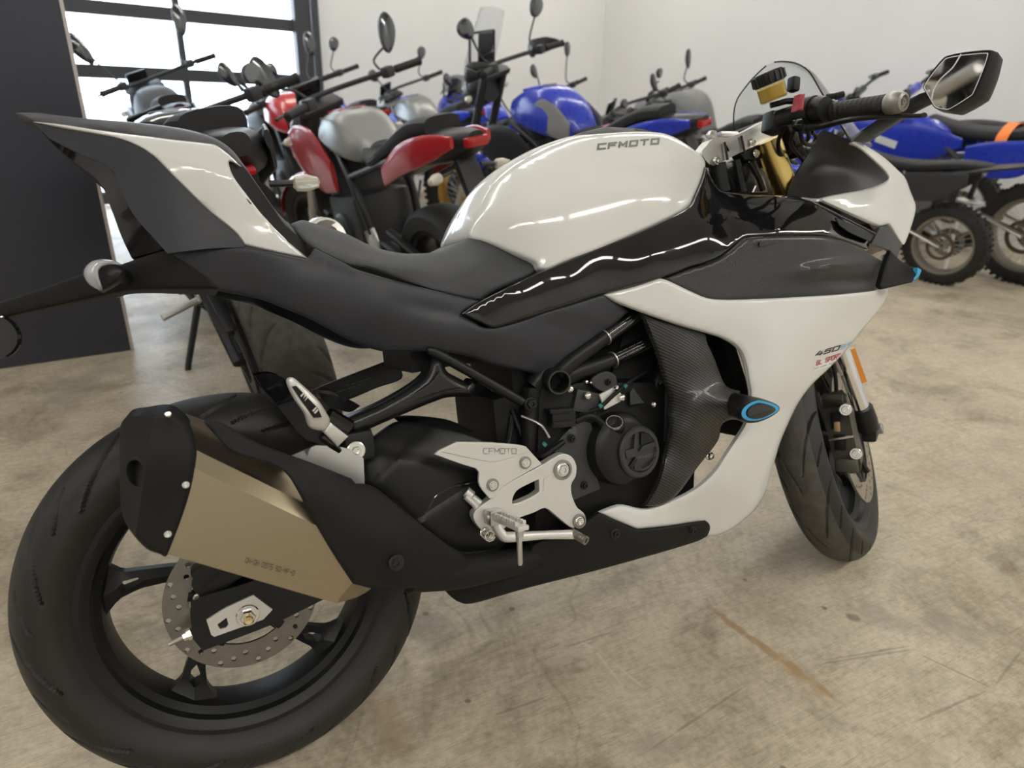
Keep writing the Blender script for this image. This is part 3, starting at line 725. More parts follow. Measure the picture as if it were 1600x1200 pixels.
MB().lathe([(.0085, 0), (.0085, .006), (.006, .0065), (.0062, .012), (.0055, .0125)], c, d, 6).build('adjuster_nut', 'bolt_steel', adj)
MB().tube([c, c+d*.032], [.004, .0032], 10).build('adjuster_screw', 'disc_steel_front', adj)
MB().box(at(350, 896, .085), (.085, .03, .035), Matrix.Rotation(R_(-25), 3, 'Y'), .006).box(at(325, 890, .085), (.04, .036, .03), Matrix.Rotation(R_(-25), 3, 'Y'), .006).build('rear_caliper', 'black_satin', BIKE)
bolt(at(310, 934, .092), (0, -1, 0), .006, BIKE, washer=1.2)
# ---------- exhaust
mb = panel('muffler', [(262, 866, 1), (283, 812), (299, 760), (305, 715), (303, 692), (288, 660, 1), (330, 676), (400, 712, 1), (480, 758, 1), (548, 880, 1), (553, 912, 1), (526, 943, 1)], [(260, 860, .250), (540, 930, .262), (400, 780, .262), (300, 700, .254), (500, 800, .268)], 'brushed_titanium', BIKE, thick=.10, mirror=False, step=9,
           folds=[(475, 812, 300, 730, -.00055, 400), (470, 783, 300, 700, -.0012, 400), (440, 728, 300, 664, -.002, 200)], smooth=22)
part(mb, 'brushed titanium-coloured muffler can')
panel('muffler_cone', [(526, 943, 1), (553, 912, 1), (580, 920, 1), (560, 932)], [(526, 943, .262), (553, 912, .266), (580, 920, .225), (560, 932, .24)], 'brushed_titanium', mb, thick=.05, mirror=False)
cap = panel('muffler_end_cap', [(187, 684), (190, 661), (200, 652), (222, 649), (252, 645), (268, 648), (286, 661), (300, 680), (307, 704), (306, 722), (300, 760), (284, 812), (263, 866), (248, 865), (230, 858), (210, 838), (194, 812), (188, 780)],
            [(305, 705, .259), (262, 860, .254), (235, 700, .262), (225, 800, .256), (280, 760, .260), (250, 650, .238)], 'black_matte', BIKE, thick=.10, mirror=False, step=7, roll=(9, .008),
            folds=[(233, 698, 210, 845, -.0021, 80), (233, 698, 204, 640, 0, 1)], smooth=28)
part(cap, 'matte black muffler end cap')
bolt(at(290, 757, .263), (.1, -1, 0), .0034, cap, washer=1.3, h=.004); bolt(at(262, 834, .258), (.1, -1, 0), .0034, cap, washer=1.3, h=.004); bolt(at(263, 649, .240), (0, -.5, .8), .003, cap, washer=1.3, h=.003)
m = MB()
for rr_, hh in ((.0175, .0), (.0145, .0)):
    pass
oc = at(217, 738, .244); on = Vector((-.72, -.66, .05)).normalized()
m.lathe([(.019, .001), (.0185, .004), (.016, .004), (.0155, -.012), (0, -.012)], oc, on, 24).build('exhaust_outlet', 'bolt_black', cap)
sh = panel('exhaust_heat_shield', [(318, 659, 1), (335, 659), (352, 664), (385, 683), (413, 697), (487, 724), (550, 749, 1), (557, 757, 1), (575, 758), (596, 768), (641, 806), (697, 850), (724, 868), (738, 890), (722, 912), (692, 919), (640, 919), (575, 918, 1), (551, 912, 1), (520, 865), (485, 805), (462, 762), (448, 741), (430, 728), (400, 718), (375, 712), (352, 698), (338, 682)],
           [(318, 659, .222), (385, 683, .232), (487, 724, .244), (575, 758, .250), (697, 850, .230), (738, 890, .215), (692, 919, .226), (575, 918, .262), (551, 912, .270), (485, 805, .277), (448, 741, .262), (375, 712, .252), (600, 850, .278), (540, 790, .280), (650, 860, .262), (500, 745, .268)], 'black_matte', BIKE, thick=.006, mirror=False, roll=(6, .004), step=9)
stamp('muffler_mark', 'OH-OH 09TS SO-MF-D', (383, 878), (459, 899), (2.0, -7), 'etch_brown', mb, [mb], gw=.7, gap=.3, lw=.16)
bolt(at(619, 879, .276), (.1, -1, .1), .007, sh, 'bolt_black', washer=1.6, h=.005)
m = MB(); m.tube([at(640, 895, .20), at(715, 893, .195), at(765, 886, .175), at(820, 874, .15), at(900, 850, .11), (.62, -.06, .22), (.80, -.04, .24)], [.029, .027, .0235, .022, .021, .02, .02], 20, smooth=6)
m.build('exhaust_pipe', 'black_matte', BIKE)
hang = plate('muffler_hanger', [(452, 714, 1), (470, 706, 1), (494, 696, 1), (540, 700), (568, 716, 1), (570, 765, 1), (540, 760), (480, 735)], .178, .004, 'satin_silver', BIKE, bev=.001)
part(hang, 'bare metal muffler hanger')
# ---------- tail
tail = panel('tail_hump', [(38, 180, 1), (75, 180), (110, 183), (200, 191), (280, 202), (325, 212), (352, 226), (374, 249), (400, 285), (428, 325), (446, 345), (474, 372, 1), (440, 372), (400, 330), (360, 280), (335, 245), (250, 225), (150, 206), (60, 196)],
             [(38, 180, .012), (110, 183, .03), (200, 191, .045), (325, 212, .07), (374, 249, .085), (428, 325, .095), (474, 372, .10), (400, 330, .112), (335, 245, .098), (150, 206, .06), (60, 196, .022)], 'grey_plastic', BIKE, body=True, crown=.012, step=9, roll=(5, .006))
wt = panel('tail_side_cowl', [(52, 190, 1), (100, 195), (170, 206), (250, 216), (320, 224), (337, 227), (350, 236), (362, 246), (378, 261, 1), (366, 254), (358, 252), (359, 262), (366, 278), (385, 304), (410, 336), (440, 366), (479, 401), (477, 404, 1), (430, 394), (381, 383, 1), (374, 373), (364, 361), (320, 325), (280, 285), (247, 250), (235, 240), (215, 228), (180, 215), (100, 200)],
           [(52, 190, .026), (100, 197, .045), (250, 216, .092), (337, 227, .106), (378, 261, .108), (366, 278, .120), (410, 336, .130), (479, 402, .133), (381, 383, .134), (320, 325, .124), (247, 250, .104), (180, 215, .075), (330, 280, .122), (290, 240, .108), (415, 372, .136)], 'white_paint', BIKE, thick=.004, step=6, roll=(3.5, .004),
           folds=[(240, 241, 352, 272, -.00022, 60), (352, 272, 470, 395, 0.0, 1)], smooth=30)
part(wt, 'white painted tail side cowl')
panel('decal', [(384, 309, 1), (388, 312, 1), (394, 319, 1), (390, 318, 1)], [(0, 0, .1345)], 'print_black', wt, thick=.001, mirror=False)
panel('tail_recess', [(357, 250), (378, 258), (400, 287), (430, 330), (446, 352), (476, 378, 1), (480, 400, 1), (440, 370), (405, 335), (375, 298)], [(357, 250, .100), (430, 330, .104), (476, 380, .110), (480, 400, .122), (405, 335, .116), (375, 298, .110)], 'black_satin', BIKE, step=8)
tl = panel('tail_lower', [(54, 193, 1), (100, 201), (180, 216), (215, 229), (236, 241), (248, 252), (282, 287), (322, 327), (366, 363), (383, 386, 1), (330, 388), (292, 392), (262, 396, 1), (240, 372), (205, 330), (184, 285), (172, 262), (120, 238), (76, 216, 1)],
             [(54, 193, .022), (180, 216, .073), (248, 252, .100), (322, 327, .118), (383, 386, .130), (292, 392, .118), (240, 372, .098), (184, 285, .07), (120, 238, .045), (76, 216, .025), (260, 310, .105)], 'grey_plastic', BIKE, step=9, thick=.004)
panel('tail_light', [(75, 217, 1), (100, 226), (140, 244), (172, 262), (186, 288), (206, 331), (240, 373), (258, 388, 1), (226, 398), (205, 402, 1), (190, 370), (172, 322), (155, 284), (120, 256), (95, 236)], [(75, 217, .022), (172, 262, .062), (206, 331, .070), (258, 388, .088), (205, 402, .055), (172, 322, .05), (155, 284, .042), (95, 236, .022)], 'smoke_lens', BIKE, body=True, crown=.0, step=8)
arm = panel('plate_bracket', [(-70, 494, 1), (0, 472), (60, 452), (128, 429), (190, 413), (255, 389, 1), (300, 395), (340, 452, 1), (315, 451), (224, 452), (172, 459), (60, 484), (0, 498), (-70, 520, 1)],
            [(-70, 500, .02), (0, 485, .026), (128, 440, .036), (190, 430, .05), (255, 390, .082), (340, 452, .105), (224, 452, .062), (172, 459, .042)], 'black_matte', BIKE, body=True, crown=.002, step=9, roll=(4, .004))
MB().lathe([(0, 0), (.026, 0), (.030, .002), (.0305, .006), (.028, .010), (0, .010)], at(-3, 526, .02), (-.25, -.97, .0), 40).build('round_reflector', 'black_gloss', arm)
MB().tube([at(8, 497, .015), at(2, 515, .015)], .006, 8).build('reflector_stalk', 'black_plastic', arm)
sg = MB(); s0, s1 = at(196, 434, .055), at(180, 430, .095)
sg.tube([s0, s1], [.010, .009], 12); sg.build('signal_stalk', 'black_plastic', BIKE)
sig = panel('turn_signal', [(150, 408), (170, 407), (193, 418), (196, 424), (186, 440), (165, 453), (156, 455), (146, 440)], [(150, 408, .105), (193, 420, .118), (160, 455, .105), (146, 440, .105), (170, 430, .122)], 'black_satin', BIKE, thick=.022, mirror=True, step=6, roll=(6, .008))
part(sig, 'turn signal with clear lens')
panel('signal_lens', [(130, 426), (136, 414), (150, 406), (176, 407), (190, 414), (168, 415), (155, 420), (154, 432), (160, 453), (148, 450), (136, 441)], [(130, 426, .104), (150, 406, .112), (190, 414, .118), (160, 453, .112), (152, 425, .124), (140, 428, .120)], 'clear_lens', sig, thick=.012, mirror=True, step=5, roll=(4, .006))
# ---------- side cover, seat, tank
sc_ = panel('side_cover', [(262, 396, 1), (292, 391), (330, 387), (381, 385), (430, 395), (480, 405, 1), (492, 388, 1), (538, 411), (563, 423), (650, 447), (752, 471, 1), (722, 489, 1), (740, 502), (768, 512), (850, 488), (941, 460, 1), (962, 472), (982, 487, 1), (960, 506), (940, 521), (876, 571), (852, 588, 1), (820, 580), (772, 570), (729, 556), (679, 549), (640, 550), (597, 549), (547, 532), (490, 501), (440, 480), (402, 466), (340, 454, 1), (300, 420)],
             [(262, 396, .085), (340, 454, .100), (381, 385, .131), (480, 405, .135), (492, 388, .130), (563, 423, .138), (650, 447, .142), (752, 471, .146), (722, 489, .152), (768, 512, .158), (941, 460, .158), (982, 487, .150), (876, 571, .140), (852, 588, .132), (729, 556, .132), (640, 550, .120), (547, 532, .112), (402, 466, .108), (480, 440, .140), (600, 480, .148), (700, 520, .150), (820, 540, .152)], 'grey_plastic', BIKE, step=9, thick=.005, roll=(5, .004),
             folds=[(752, 478, 480, 408, .00028, 26), (300, 392, 620, 455, -.0, 1)], dents=[(690, 487, 60, 9, 12, .006)])
part(sc_, 'dark grey satin side cover')
seat = panel('seat', [(458, 354), (462, 347), (474, 344), (491, 349), (538, 364), (585, 386), (632, 396), (679, 394), (707, 384), (732, 372), (751, 370), (772, 380), (804, 394), (834, 408), (839, 416), (832, 429), (772, 456), (752, 470, 1), (710, 461), (647, 443), (585, 421), (538, 411), (491, 389), (466, 368)],
             [(460, 350, .085), (491, 349, .085), (538, 364, .085), (585, 386, .085), (679, 394, .080), (732, 372, .075), (751, 370, .080), (804, 394, .108), (838, 415, .128), (772, 456, .148), (752, 470, .150), (647, 443, .148), (538, 411, .140), (491, 389, .132), (640, 420, .138), (740, 420, .138)], 'seat_vinyl', BIKE, body=True, crown=.006, step=8, roll=(7, .007), dents=[(640, 436, 120, 8, 14, .006)])
part(seat, 'black vinyl rider seat')
tank = panel('fuel_tank', [(731, 371), (736, 345), (747, 319), (768, 287), (800, 260), (840, 238), (880, 221), (907, 213), (941, 209), (987, 206), (1027, 207), (1048, 212), (1067, 222), (1088, 237), (1099, 247), (1102, 258), (1096, 281), (1085, 305), (1077, 322), (1040, 344), (987, 368), (933, 390), (880, 411), (867, 418), (853, 423), (840, 420), (834, 410), (800, 396), (760, 380)],
             [(731, 371, .075), (747, 319, .062), (768, 287, .058), (800, 260, .055), (840, 238, .052), (907, 213, .050), (987, 206, .052), (1048, 212, .060), (1088, 237, .075), (1102, 258, .088), (1096, 281, .105), (1077, 322, .135), (987, 368, .158), (880, 411, .158), (853, 423, .152), (834, 410, .140), (780, 385, .108), (800, 330, .118), (860, 350, .148), (840, 280, .105), (950, 240, .098), (950, 290, .140), (1040, 290, .138), (1050, 240, .102), (760, 335, .088), (900, 250, .100), (1000, 230, .090)], 'white_paint', BIKE, body=True, crown=.010, step=8, roll=(7, .006),
             dents=[(990, 275, 75, 16, 8, .007)], smooth=60, lam=.012)
part(tank, 'glossy white fuel tank')
stamp('tank_lettering', 'CFMOTO', (934, 233.5), (1028, 224.5), (1.2, -7.6), 'print_grey', tank, [tank], gw=1.15, gap=.62, lw=.36)
panel('tank_top_cover', [(888, 222, 1), (905, 210), (930, 203), (955, 200), (990, 200), (1015, 204), (1040, 214, 1), (990, 222), (940, 225)], [(888, 222, .030), (930, 203, .03), (990, 200, .03), (1040, 214, .032), (940, 225, .06), (990, 222, .06)], 'black_satin', BIKE, body=True, crown=.008, step=8)
# ---------- fairing
ug = panel('upper_side_panel', [(721, 490, 1), (754, 468), (832, 430), (854, 421), (880, 410), (933, 388), (987, 367), (1040, 343), (1076, 323), (1086, 306), (1097, 281), (1103, 261, 1), (1112, 278), (1125, 296), (1137, 299), (1185, 304), (1230, 306), (1260, 312), (1285, 322), (1332, 345), (1368, 364, 1), (1360, 378), (1356, 391, 1), (1317, 376), (1280, 368), (1230, 367), (1180, 370), (1162, 373), (1147, 386), (1127, 401), (1105, 411), (1080, 418), (1032, 435), (941, 461), (850, 489), (782, 510), (768, 512, 1), (742, 500)],
          [(721, 490, .158), (754, 468, .156), (832, 430, .158), (880, 410, .160), (987, 367, .160), (1076, 323, .140), (1097, 281, .112), (1103, 261, .098), (1137, 299, .118), (1185, 304, .128), (1260, 312, .150), (1332, 345, .168), (1368, 364, .162), (1356, 391, .185), (1280, 368, .205), (1180, 370, .200), (1127, 401, .198), (1080, 418, .192), (941, 461, .166), (850, 489, .166), (768, 512, .163), (900, 440, .176), (1020, 395, .190), (1100, 350, .182), (1150, 340, .178), (1220, 335, .188), (1300, 350, .196), (820, 465, .172)], 'black_gloss', BIKE, step=8, thick=.005, roll=(4, .004),
          dents=[(1135, 352, 22, 46, -25, .008)], smooth=60, lam=.06)
part(ug, 'gloss black upper side panel')
rd_ = panel('duct_slot', [(1187, 379, 1), (1195, 376), (1215, 374), (1226, 376, 1), (1210, 381), (1188, 385)], [(0, 0, .211)], 'black_gloss', BIKE, thick=.003, mirror=True)
panel('intake_slot', [(1306, 340, 1), (1330, 350), (1366, 366, 1), (1360, 377, 1), (1330, 364), (1312, 352, 1)], [(1306, 340, .192), (1366, 366, .172), (1360, 377, .186), (1312, 352, .200), (1330, 357, .196)], 'black_plastic', BIKE, step=6, thick=.004)
MB().tube([at(1284, 324, .166), at(1305, 334, .176), at(1335, 349, .180), at(1367, 365, .175)], .0022, 6, smooth=3).build('panel_edge', 'charcoal_metal', BIKE)
ins = panel('textured_insert', [(1036, 435, 1), (1080, 419), (1105, 412), (1127, 402), (1147, 387), (1162, 374), (1180, 371), (1230, 368), (1280, 369), (1317, 377), (1345, 389), (1368, 402), (1386, 412, 1), (1381, 440), (1369, 453), (1343, 458), (1280, 463), (1185, 468), (1128, 469), (1103, 466), (1077, 455), (1052, 443)],
            [(1036, 435, .190), (1105, 412, .200), (1162, 374, .204), (1230, 368, .208), (1317, 377, .200), (1386, 412, .172), (1369, 453, .192), (1280, 463, .220), (1185, 468, .220), (1103, 466, .208), (1150, 430, .212), (1250, 400, .216), (1300, 440, .220)], 'carbon_fine', BIKE, step=7, thick=.005, roll=(3, .003),
            dents=[(1330, 440, 70, 9, -2, .010), (1310, 414, 60, 6, -8, -.008), (1270, 430, 18, 14, 0, -.004)])
wf = panel('side_fairing', [(941, 460, 1), (992, 447), (1026, 436), (1037, 436), (1052, 442), (1077, 454), (1103, 465), (1128, 468), (1185, 467), (1280, 462), (1343, 457), (1369, 453), (1388, 451, 1), (1385, 467), (1375, 483), (1343, 521), (1321, 549), (1296, 575), (1270, 600), (1248, 629), (1232, 661), (1220, 689), (1212, 714), (1204, 743), (1197, 768), (1180, 796), (1150, 822), (1122, 836), (1104, 838, 1), (1100, 816), (1046, 822), (996, 827, 1), (971, 817), (934, 801, 1), (959, 791), (975, 789), (1012, 795), (1058, 778), (1090, 760), (1115, 737), (1128, 718), (1147, 689), (1163, 664), (1169, 645), (1172, 616), (1169, 597), (1166, 578), (1160, 556), (1150, 541), (1128, 528), (1103, 520), (1058, 507), (995, 485), (963, 472)],
          [(941, 460, .160), (1037, 436, .192), (1103, 465, .210), (1185, 467, .222), (1280, 462, .222), (1343, 457, .210), (1388, 451, .178), (1375, 483, .172), (1343, 521, .168), (1296, 575, .172), (1248, 629, .172), (1220, 689, .162), (1204, 743, .145), (1180, 796, .128), (1122, 836, .118), (1100, 816, .140), (996, 827, .160), (934, 801, .166), (1012, 795, .160), (1090, 760, .178), (1147, 689, .200), (1170, 616, .216), (1160, 556, .214), (1103, 520, .204), (1058, 507, .196), (995, 485, .176), (1080, 480, .208), (1200, 520, .232), (1280, 500, .222), (1220, 600, .218), (1180, 690, .192), (1140, 760, .176)], 'white_paint', BIKE, step=8, thick=.005, roll=(4.5, .006),
          folds=[(1384, 452, 1190, 518, .00012, 40)], smooth=60, lam=.015)
part(wf, 'white side fairing with 450SS lettering')
stamp('fairing_number', '450', (1274, 556.5), (1309, 546.5), (1.5, -6.2), 'print_black', wf, [wf], gw=1.15, gap=.42, lw=.30, shear=.25)
stamp('fairing_number', 'SS', (1312, 546), (1330, 540), (1.5, -6.2), 'print_blue', wf, [wf], gw=1.15, gap=.5, lw=.20, shear=.25)
patch('dealer_sticker', (1270, 581), (1309, 568), (2, -14), 10, 5, 'print_white', wf, [wf])
stamp('dealer_sticker_text', 'GL SPORT', (1274.5, 570.5), (1311, 558.5), (.9, -6), 'print_red', wf, [wf], gw=.75, gap=.28, lw=.24, shear=.2, lift=.0012)
stamp('dealer_sticker_text', '-- --- ----', (1272, 577.0), (1306, 566), (.4, -2.2), 'print_black', wf, [wf], gw=.8, gap=.4, lw=.35, lift=.0012)
bel = panel('belly_pan', [(1102, 813, 1), (1108, 818), (1110, 826), (1105, 838, 1), (1077, 850), (952, 886), (827, 918), (742, 942), (718, 941), (703, 931), (694, 921, 1), (718, 908), (780, 899), (812, 889), (827, 862, 1), (840, 847), (905, 820), (930, 804), (936, 800, 1), (971, 818), (996, 828, 1), (1046, 823)],
            [(1102, 813, .145), (1105, 838, .126), (952, 886, .150), (827, 918, .150), (718, 941, .140), (694, 921, .145), (780, 899, .160), (840, 847, .168), (936, 800, .172), (996, 828, .164), (900, 860, .168)], 'black_matte', BIKE, step=9, thick=.005, roll=(4, .004))
bolt(at(961, 834, .166), (0, -1, 0), .006, bel, 'bolt_black', washer=1.6); bolt(at(1082, 829, .148), (0, -1, 0), .005, bel, 'bolt_black', washer=1.4)
MB().box((.62, 0, .215), (.52, .22, .012), Matrix.Rotation(R_(2), 3, 'Y'), .004).build('belly_floor', 'black_matte', BIKE)
nose = panel('nose_cowl', [(1331, 219, 1), (1338, 219), (1355, 229), (1380, 245), (1402, 265), (1415, 279), (1422, 298), (1430, 318), (1430, 331), (1425, 350), (1417, 373), (1412, 382), (1406, 376), (1391, 352), (1385, 350, 1), (1375, 354, 1), (1355, 346), (1285, 314, 1), (1284, 310, 1), (1305, 305), (1355, 296), (1379, 288), (1389, 280), (1385, 270), (1367, 252), (1345, 233), (1330, 224, 1)],
             [(1331, 219, .135), (1355, 229, .128), (1402, 265, .100), (1422, 298, .070), (1430, 325, .055), (1417, 373, .085), (1391, 352, .128), (1355, 346, .160), (1285, 312, .170), (1305, 305, .160), (1355, 296, .140), (1389, 280, .122), (1367, 252, .130), (1345, 233, .135), (1360, 320, .160), (1400, 320, .112)], 'white_paint', BIKE, step=7, thick=.006, roll=(3.5, .004), folds=[(1410, 283, 1300, 308, .0, 1)])
part(nose, 'white nose cowl')
cp = panel('cockpit_panel', [(1286, 202, 1), (1331, 220, 1), (1345, 234), (1367, 254), (1384, 271), (1388, 280), (1379, 286), (1355, 295), (1305, 304), (1280, 310, 1), (1232, 306, 1), (1238, 285), (1250, 262), (1265, 238), (1276, 214)], [(1286, 202, .110), (1331, 220, .132), (1388, 280, .124), (1355, 295, .130), (1280, 310, .140), (1232, 306, .118), (1250, 262, .098), (1310, 260, .102)], 'black_satin', BIKE, step=9, thick=.004)
panel('nose_center', [(1398, 264, 1), (1413, 282), (1420, 300), (1428, 319), (1428, 331), (1422, 350), (1411, 378, 1), (1396, 350), (1392, 300)], [(1400, 262, .098), (1423, 299, .066), (1431, 326, .052), (1412, 381, .085), (1396, 350, .118), (1392, 300, .118)], 'white_paint', BIKE, body=True, crown=.03, step=8)
wl = panel('winglet_mount', [(1375, 355, 1), (1388, 352, 1), (1404, 374), (1408, 381), (1402, 404, 1), (1390, 391), (1362, 380, 1), (1370, 365)], [(1375, 355, .158), (1388, 352, .138), (1408, 381, .110), (1402, 404, .150), (1362, 380, .184), (1390, 391, .17)], 'black_satin', BIKE, step=6, thick=.01)
wg = panel('winglet', [(1391, 391, 1), (1400, 400), (1408, 408), (1422, 416), (1435, 419, 1), (1440, 422, 1), (1425, 441, 1), (1400, 447), (1378, 452, 1), (1373, 446, 1), (1380, 420)], [(1391, 391, .175), (1408, 408, .19), (1435, 419, .215), (1425, 441, .225), (1378, 452, .205), (1373, 446, .2), (1385, 420, .195)], 'black_matte', BIKE, step=6, thick=.008, roll=(3, .002))
panel('winglet_edge', [(1434, 418, 1), (1440, 422, 1), (1437, 430, 1), (1425, 442, 1), (1422, 441, 1), (1433, 429, 1)], [(0, 0, .222)], 'blue_trim', wg, thick=.010, mirror=True)
# windscreen bubble
ed = [(1330, 222, .135), (1306, 182, .134), (1283, 143, .124), (1264, 112, .104), (1244, 99, .070), (1224, 96, .036), (1210, 97, .012)]
E_ = [np.array(at(*q)) for q in ed]; E_, _ = crm([Vector(q) for q in E_], [0]*len(E_), 5); NW = 16; V = []; F = []
for i, q in enumerate(E_):
    t = i/(len(E_)-1); bx = .20*(1-t)**1.1; bz = .012*(1-t)
    for k in range(NW+1):
        s = -1+2*k/NW; V.append((q.x+bx*(1-s*s)**.8, q.y*s, q.z+bz*(1-s*s)))
n1 = NW+1
F = [(i*n1+k, i*n1+k+1, (i+1)*n1+k+1, (i+1)*n1+k) for i in range(len(E_)-1) for k in range(NW)]
V = np.array(V); V2 = V+np.array([.0028, 0, .0012]); nV = len(V)
FF = F+[tuple(i+nV for i in f[::-1]) for f in F]
ring = [i*n1 for i in range(len(E_))]+[(len(E_)-1)*n1+k for k in range(1, n1)]+[i*n1+NW for i in range(len(E_)-2, -1, -1)]
FF += [(a, b, b+nV, a+nV) for a, b in zip(ring[:-1], ring[1:])]
ws = link('windscreen', np.concatenate([V, V2]), FF, 'screen_clear', BIKE, 60); part(ws, 'clear windscreen bubble')
m = MB(); m.tube([Vector(q) for q in E_], .0017, 6); m.mirror(); m.build('windscreen_edge', 'print_black', ws)
# fairing inner / headlight nose
MB().loft([[Vector((x, y*a, z0+dz)) for y, dz in ((-1, 0), (-.7, h), (.7, h), (1, 0), (.6, -h), (-.6, -h))] for x, a, z0, h in ((1.28, .10, .80, .06), (1.45, .10, .80, .07), (1.58, .06, .79, .04))]).build('headlight', 'smoke_lens', BIKE)
# ---------- carbon frame cover and crash slider
cf = panel('carbon_frame_cover', [(1000, 487, 1), (1012, 492), (1058, 508), (1102, 522, 1), (1106, 538), (1116, 560), (1130, 596), (1140, 606), (1156, 611, 1), (1158, 634), (1156, 656, 1), (1140, 656), (1127, 665), (1121, 690), (1090, 730), (1056, 775), (1028, 790), (1004, 791, 1), (1012, 783), (1028, 750), (1039, 706), (1047, 665), (1045, 645), (1048, 622), (1036, 590), (1029, 560), (1014, 520)],
           [(1000, 487, .165), (1058, 508, .192), (1102, 522, .196), (1116, 560, .196), (1130, 596, .200), (1156, 611, .222), (1158, 634, .240), (1156, 656, .226), (1127, 665, .202), (1090, 730, .188), (1028, 790, .168), (1004, 791, .162), (1039, 706, .176), (1048, 635, .178), (1030, 560, .174), (1080, 560, .204), (1090, 630, .218), (1075, 680, .208), (1050, 740, .190), (1125, 632, .226)], 'carbon_twill', BIKE, step=7, thick=.006, roll=(4, .006))
part(cf, 'carbon-look frame cover')
kn = MB(); secs = []
kc = [(1138, 632, .195, .026, .024), (1150, 634, .225, .027, .024), (1164, 637, .250, .040, .024), (1178, 640, .278, .053, .023), (1183, 641, .293, .053, .021), (1184, 641, .299, .047, .017)]
for u, v, w_, a, b in kc:
    c = at(u, v, w_); secs.append([c+Vector((math.cos(t)*a*(1.0 if math.cos(t) > 0 else .8), 0, math.sin(t)*b*(1.0 if math.cos(t) < 0 else (1-.35*math.cos(t))) - .10*a*max(0, math.cos(t)))) for t in np.linspace(0, 2*math.pi, 24, endpoint=False)])
knob = kn.loft(secs).build('crash_slider', 'black_satin', BIKE, 50); part(knob, 'frame crash slider with blue ring')
def ring_of(sec, c, k, y): return [Vector((c.x+(q.x-c.x)*k, y, c.z+(q.z-c.z)*k)) for q in sec]
c6 = at(188, 641, .299); c6 = sum((q for q in secs[-1]), Vector())/24
o1, o2 = ring_of(secs[-1], c6, 1.02, -.3005), ring_of(secs[-1], c6, .80, -.3012)
MB().add(o1+o2, [(i, (i+1) % 24, 24+(i+1) % 24, 24+i) for i in range(24)]).build('slider_ring', 'blue_trim', knob, None)
MB().loft([ring_of(secs[-1], c6, .79, -.299), ring_of(secs[-1], c6, .76, -.304), ring_of(secs[-1], c6, .55, -.3055)]).build('slider_face', 'black_gloss', knob, 50)
# ---------- frame, subframe, passenger pegs
m = MB(); m.tube([at(668, 549, .128), at(690, 556, .130), at(816, 628, .142)], .0085, 12, smooth=3); sub = m.build('subframe_tube', 'black_satin', BIKE)
m.v = [(v[0], -v[1], v[2]) for v in m.v]; m.build('subframe_tube', 'black_satin', BIKE)
bolt(at(829, 631, .148), (0, -1, 0), .0085, sub, 'bolt_black', washer=1.4, h=.008)
pb = panel('passenger_peg_bracket', [(673, 562), (684, 559), (693, 566), (698, 580), (715, 590), (731, 598, 1), (737, 592), (745, 598), (745, 607), (736, 620, 1), (700, 621), (680, 627), (645, 641), (596, 662), (552, 682, 1), (536, 655, 1), (560, 645), (596, 629), (640, 604), (664, 584)], [(684, 562, .142), (740, 600, .142), (640, 620, .152), (545, 668, .164), (600, 645, .158)], 'black_semi', BIKE, thick=.024, mirror=False, roll=(11, .013), step=6)
pb2 = plate('bracket_rib', [(686, 580, 1), (700, 592), (722, 606, 1), (690, 612), (640, 630), (590, 652, 1), (600, 640), (640, 618), (672, 598)], .1520, .006, 'black_semi', pb, bev=.003)
MB().box(at(560, 695, .155), (.045, .03, .045), None, .01).build('bracket_boss', 'black_satin', pb)
bolt(at(556, 704, .172), (0, -1, 0), .0072, pb, washer=1.9, h=.006)
pg = panel('passenger_peg', [(449.5, 600), (451, 592), (458.5, 590.5), (466, 596), (484, 612), (499, 627.5), (510, 645), (515.5, 656), (511, 668), (503.5, 673), (487, 670), (481, 662), (476.5, 647), (460, 623)], [(450, 592, .205), (484, 612, .200), (515, 656, .190), (503, 673, .188), (460, 623, .205), (487, 640, .205)], 'cast_silver', BIKE, thick=.014, mirror=False, roll=(4, .004), step=5, folds=())
part(pg, 'silver folding passenger footpeg')
pp = panel('peg_rubber', [(456, 604, 1), (463, 603, 1), (497, 638, 1), (503, 652, 1), (490, 653, 1), (470, 625, 1)], [(456, 604, .2085), (463, 603, .2085), (503, 652, .2035), (490, 653, .2045), (470, 625, .2085)], 'black_matte', pg, thick=.003, mirror=False)
for t in (.25, .32, .39, .75, .82):
    a = Vector((459+38*t, 606+46*t, 0)); m = MB().box(at(a.x+4, a.y-1, .2088-.004*t), (.007, .0015, .0022), Matrix.Rotation(R_(-40), 3, 'Y')).build('peg_mark', 'cast_silver', pg, None)
panel('peg_hinge', [(516, 660, 1), (530, 671), (544, 682, 1), (536, 690), (527.5, 698, 1), (506, 676, 1)], [(516, 660, .19), (544, 682, .182), (527, 698, .182), (506, 676, .19)], 'cast_silver', pg, thick=.018, mirror=False, roll=(3, .002))
m = MB(); m.tube([at(503, 680, .178), at(530, 704, .172)], .007, 10); m.tube([at(512, 648, .170), at(545, 668, .165)], .012, 10); m.build('peg_clevis', 'black_gloss', pg)
lb = plate('passenger_peg_bracket', [(487, 611), (545, 587), (608, 563, 1), (625, 570, 1), (628, 592), (590, 606), (540, 626), (508, 624)], -.115, .012, 'black_semi', BIKE, bev=.003)
stamp('bracket_print', '------- ----- ----', (523, 614.5), (568, 600), (.6, -1.7), 'print_faint', lb, [lb], gw=.8, gap=.4, lw=.35)
stamp('bracket_print', '-- -- ---- ----', (541, 603.5), (580, 591.5), (.6, -1.7), 'print_faint', lb, [lb], gw=.8, gap=.4, lw=.35)
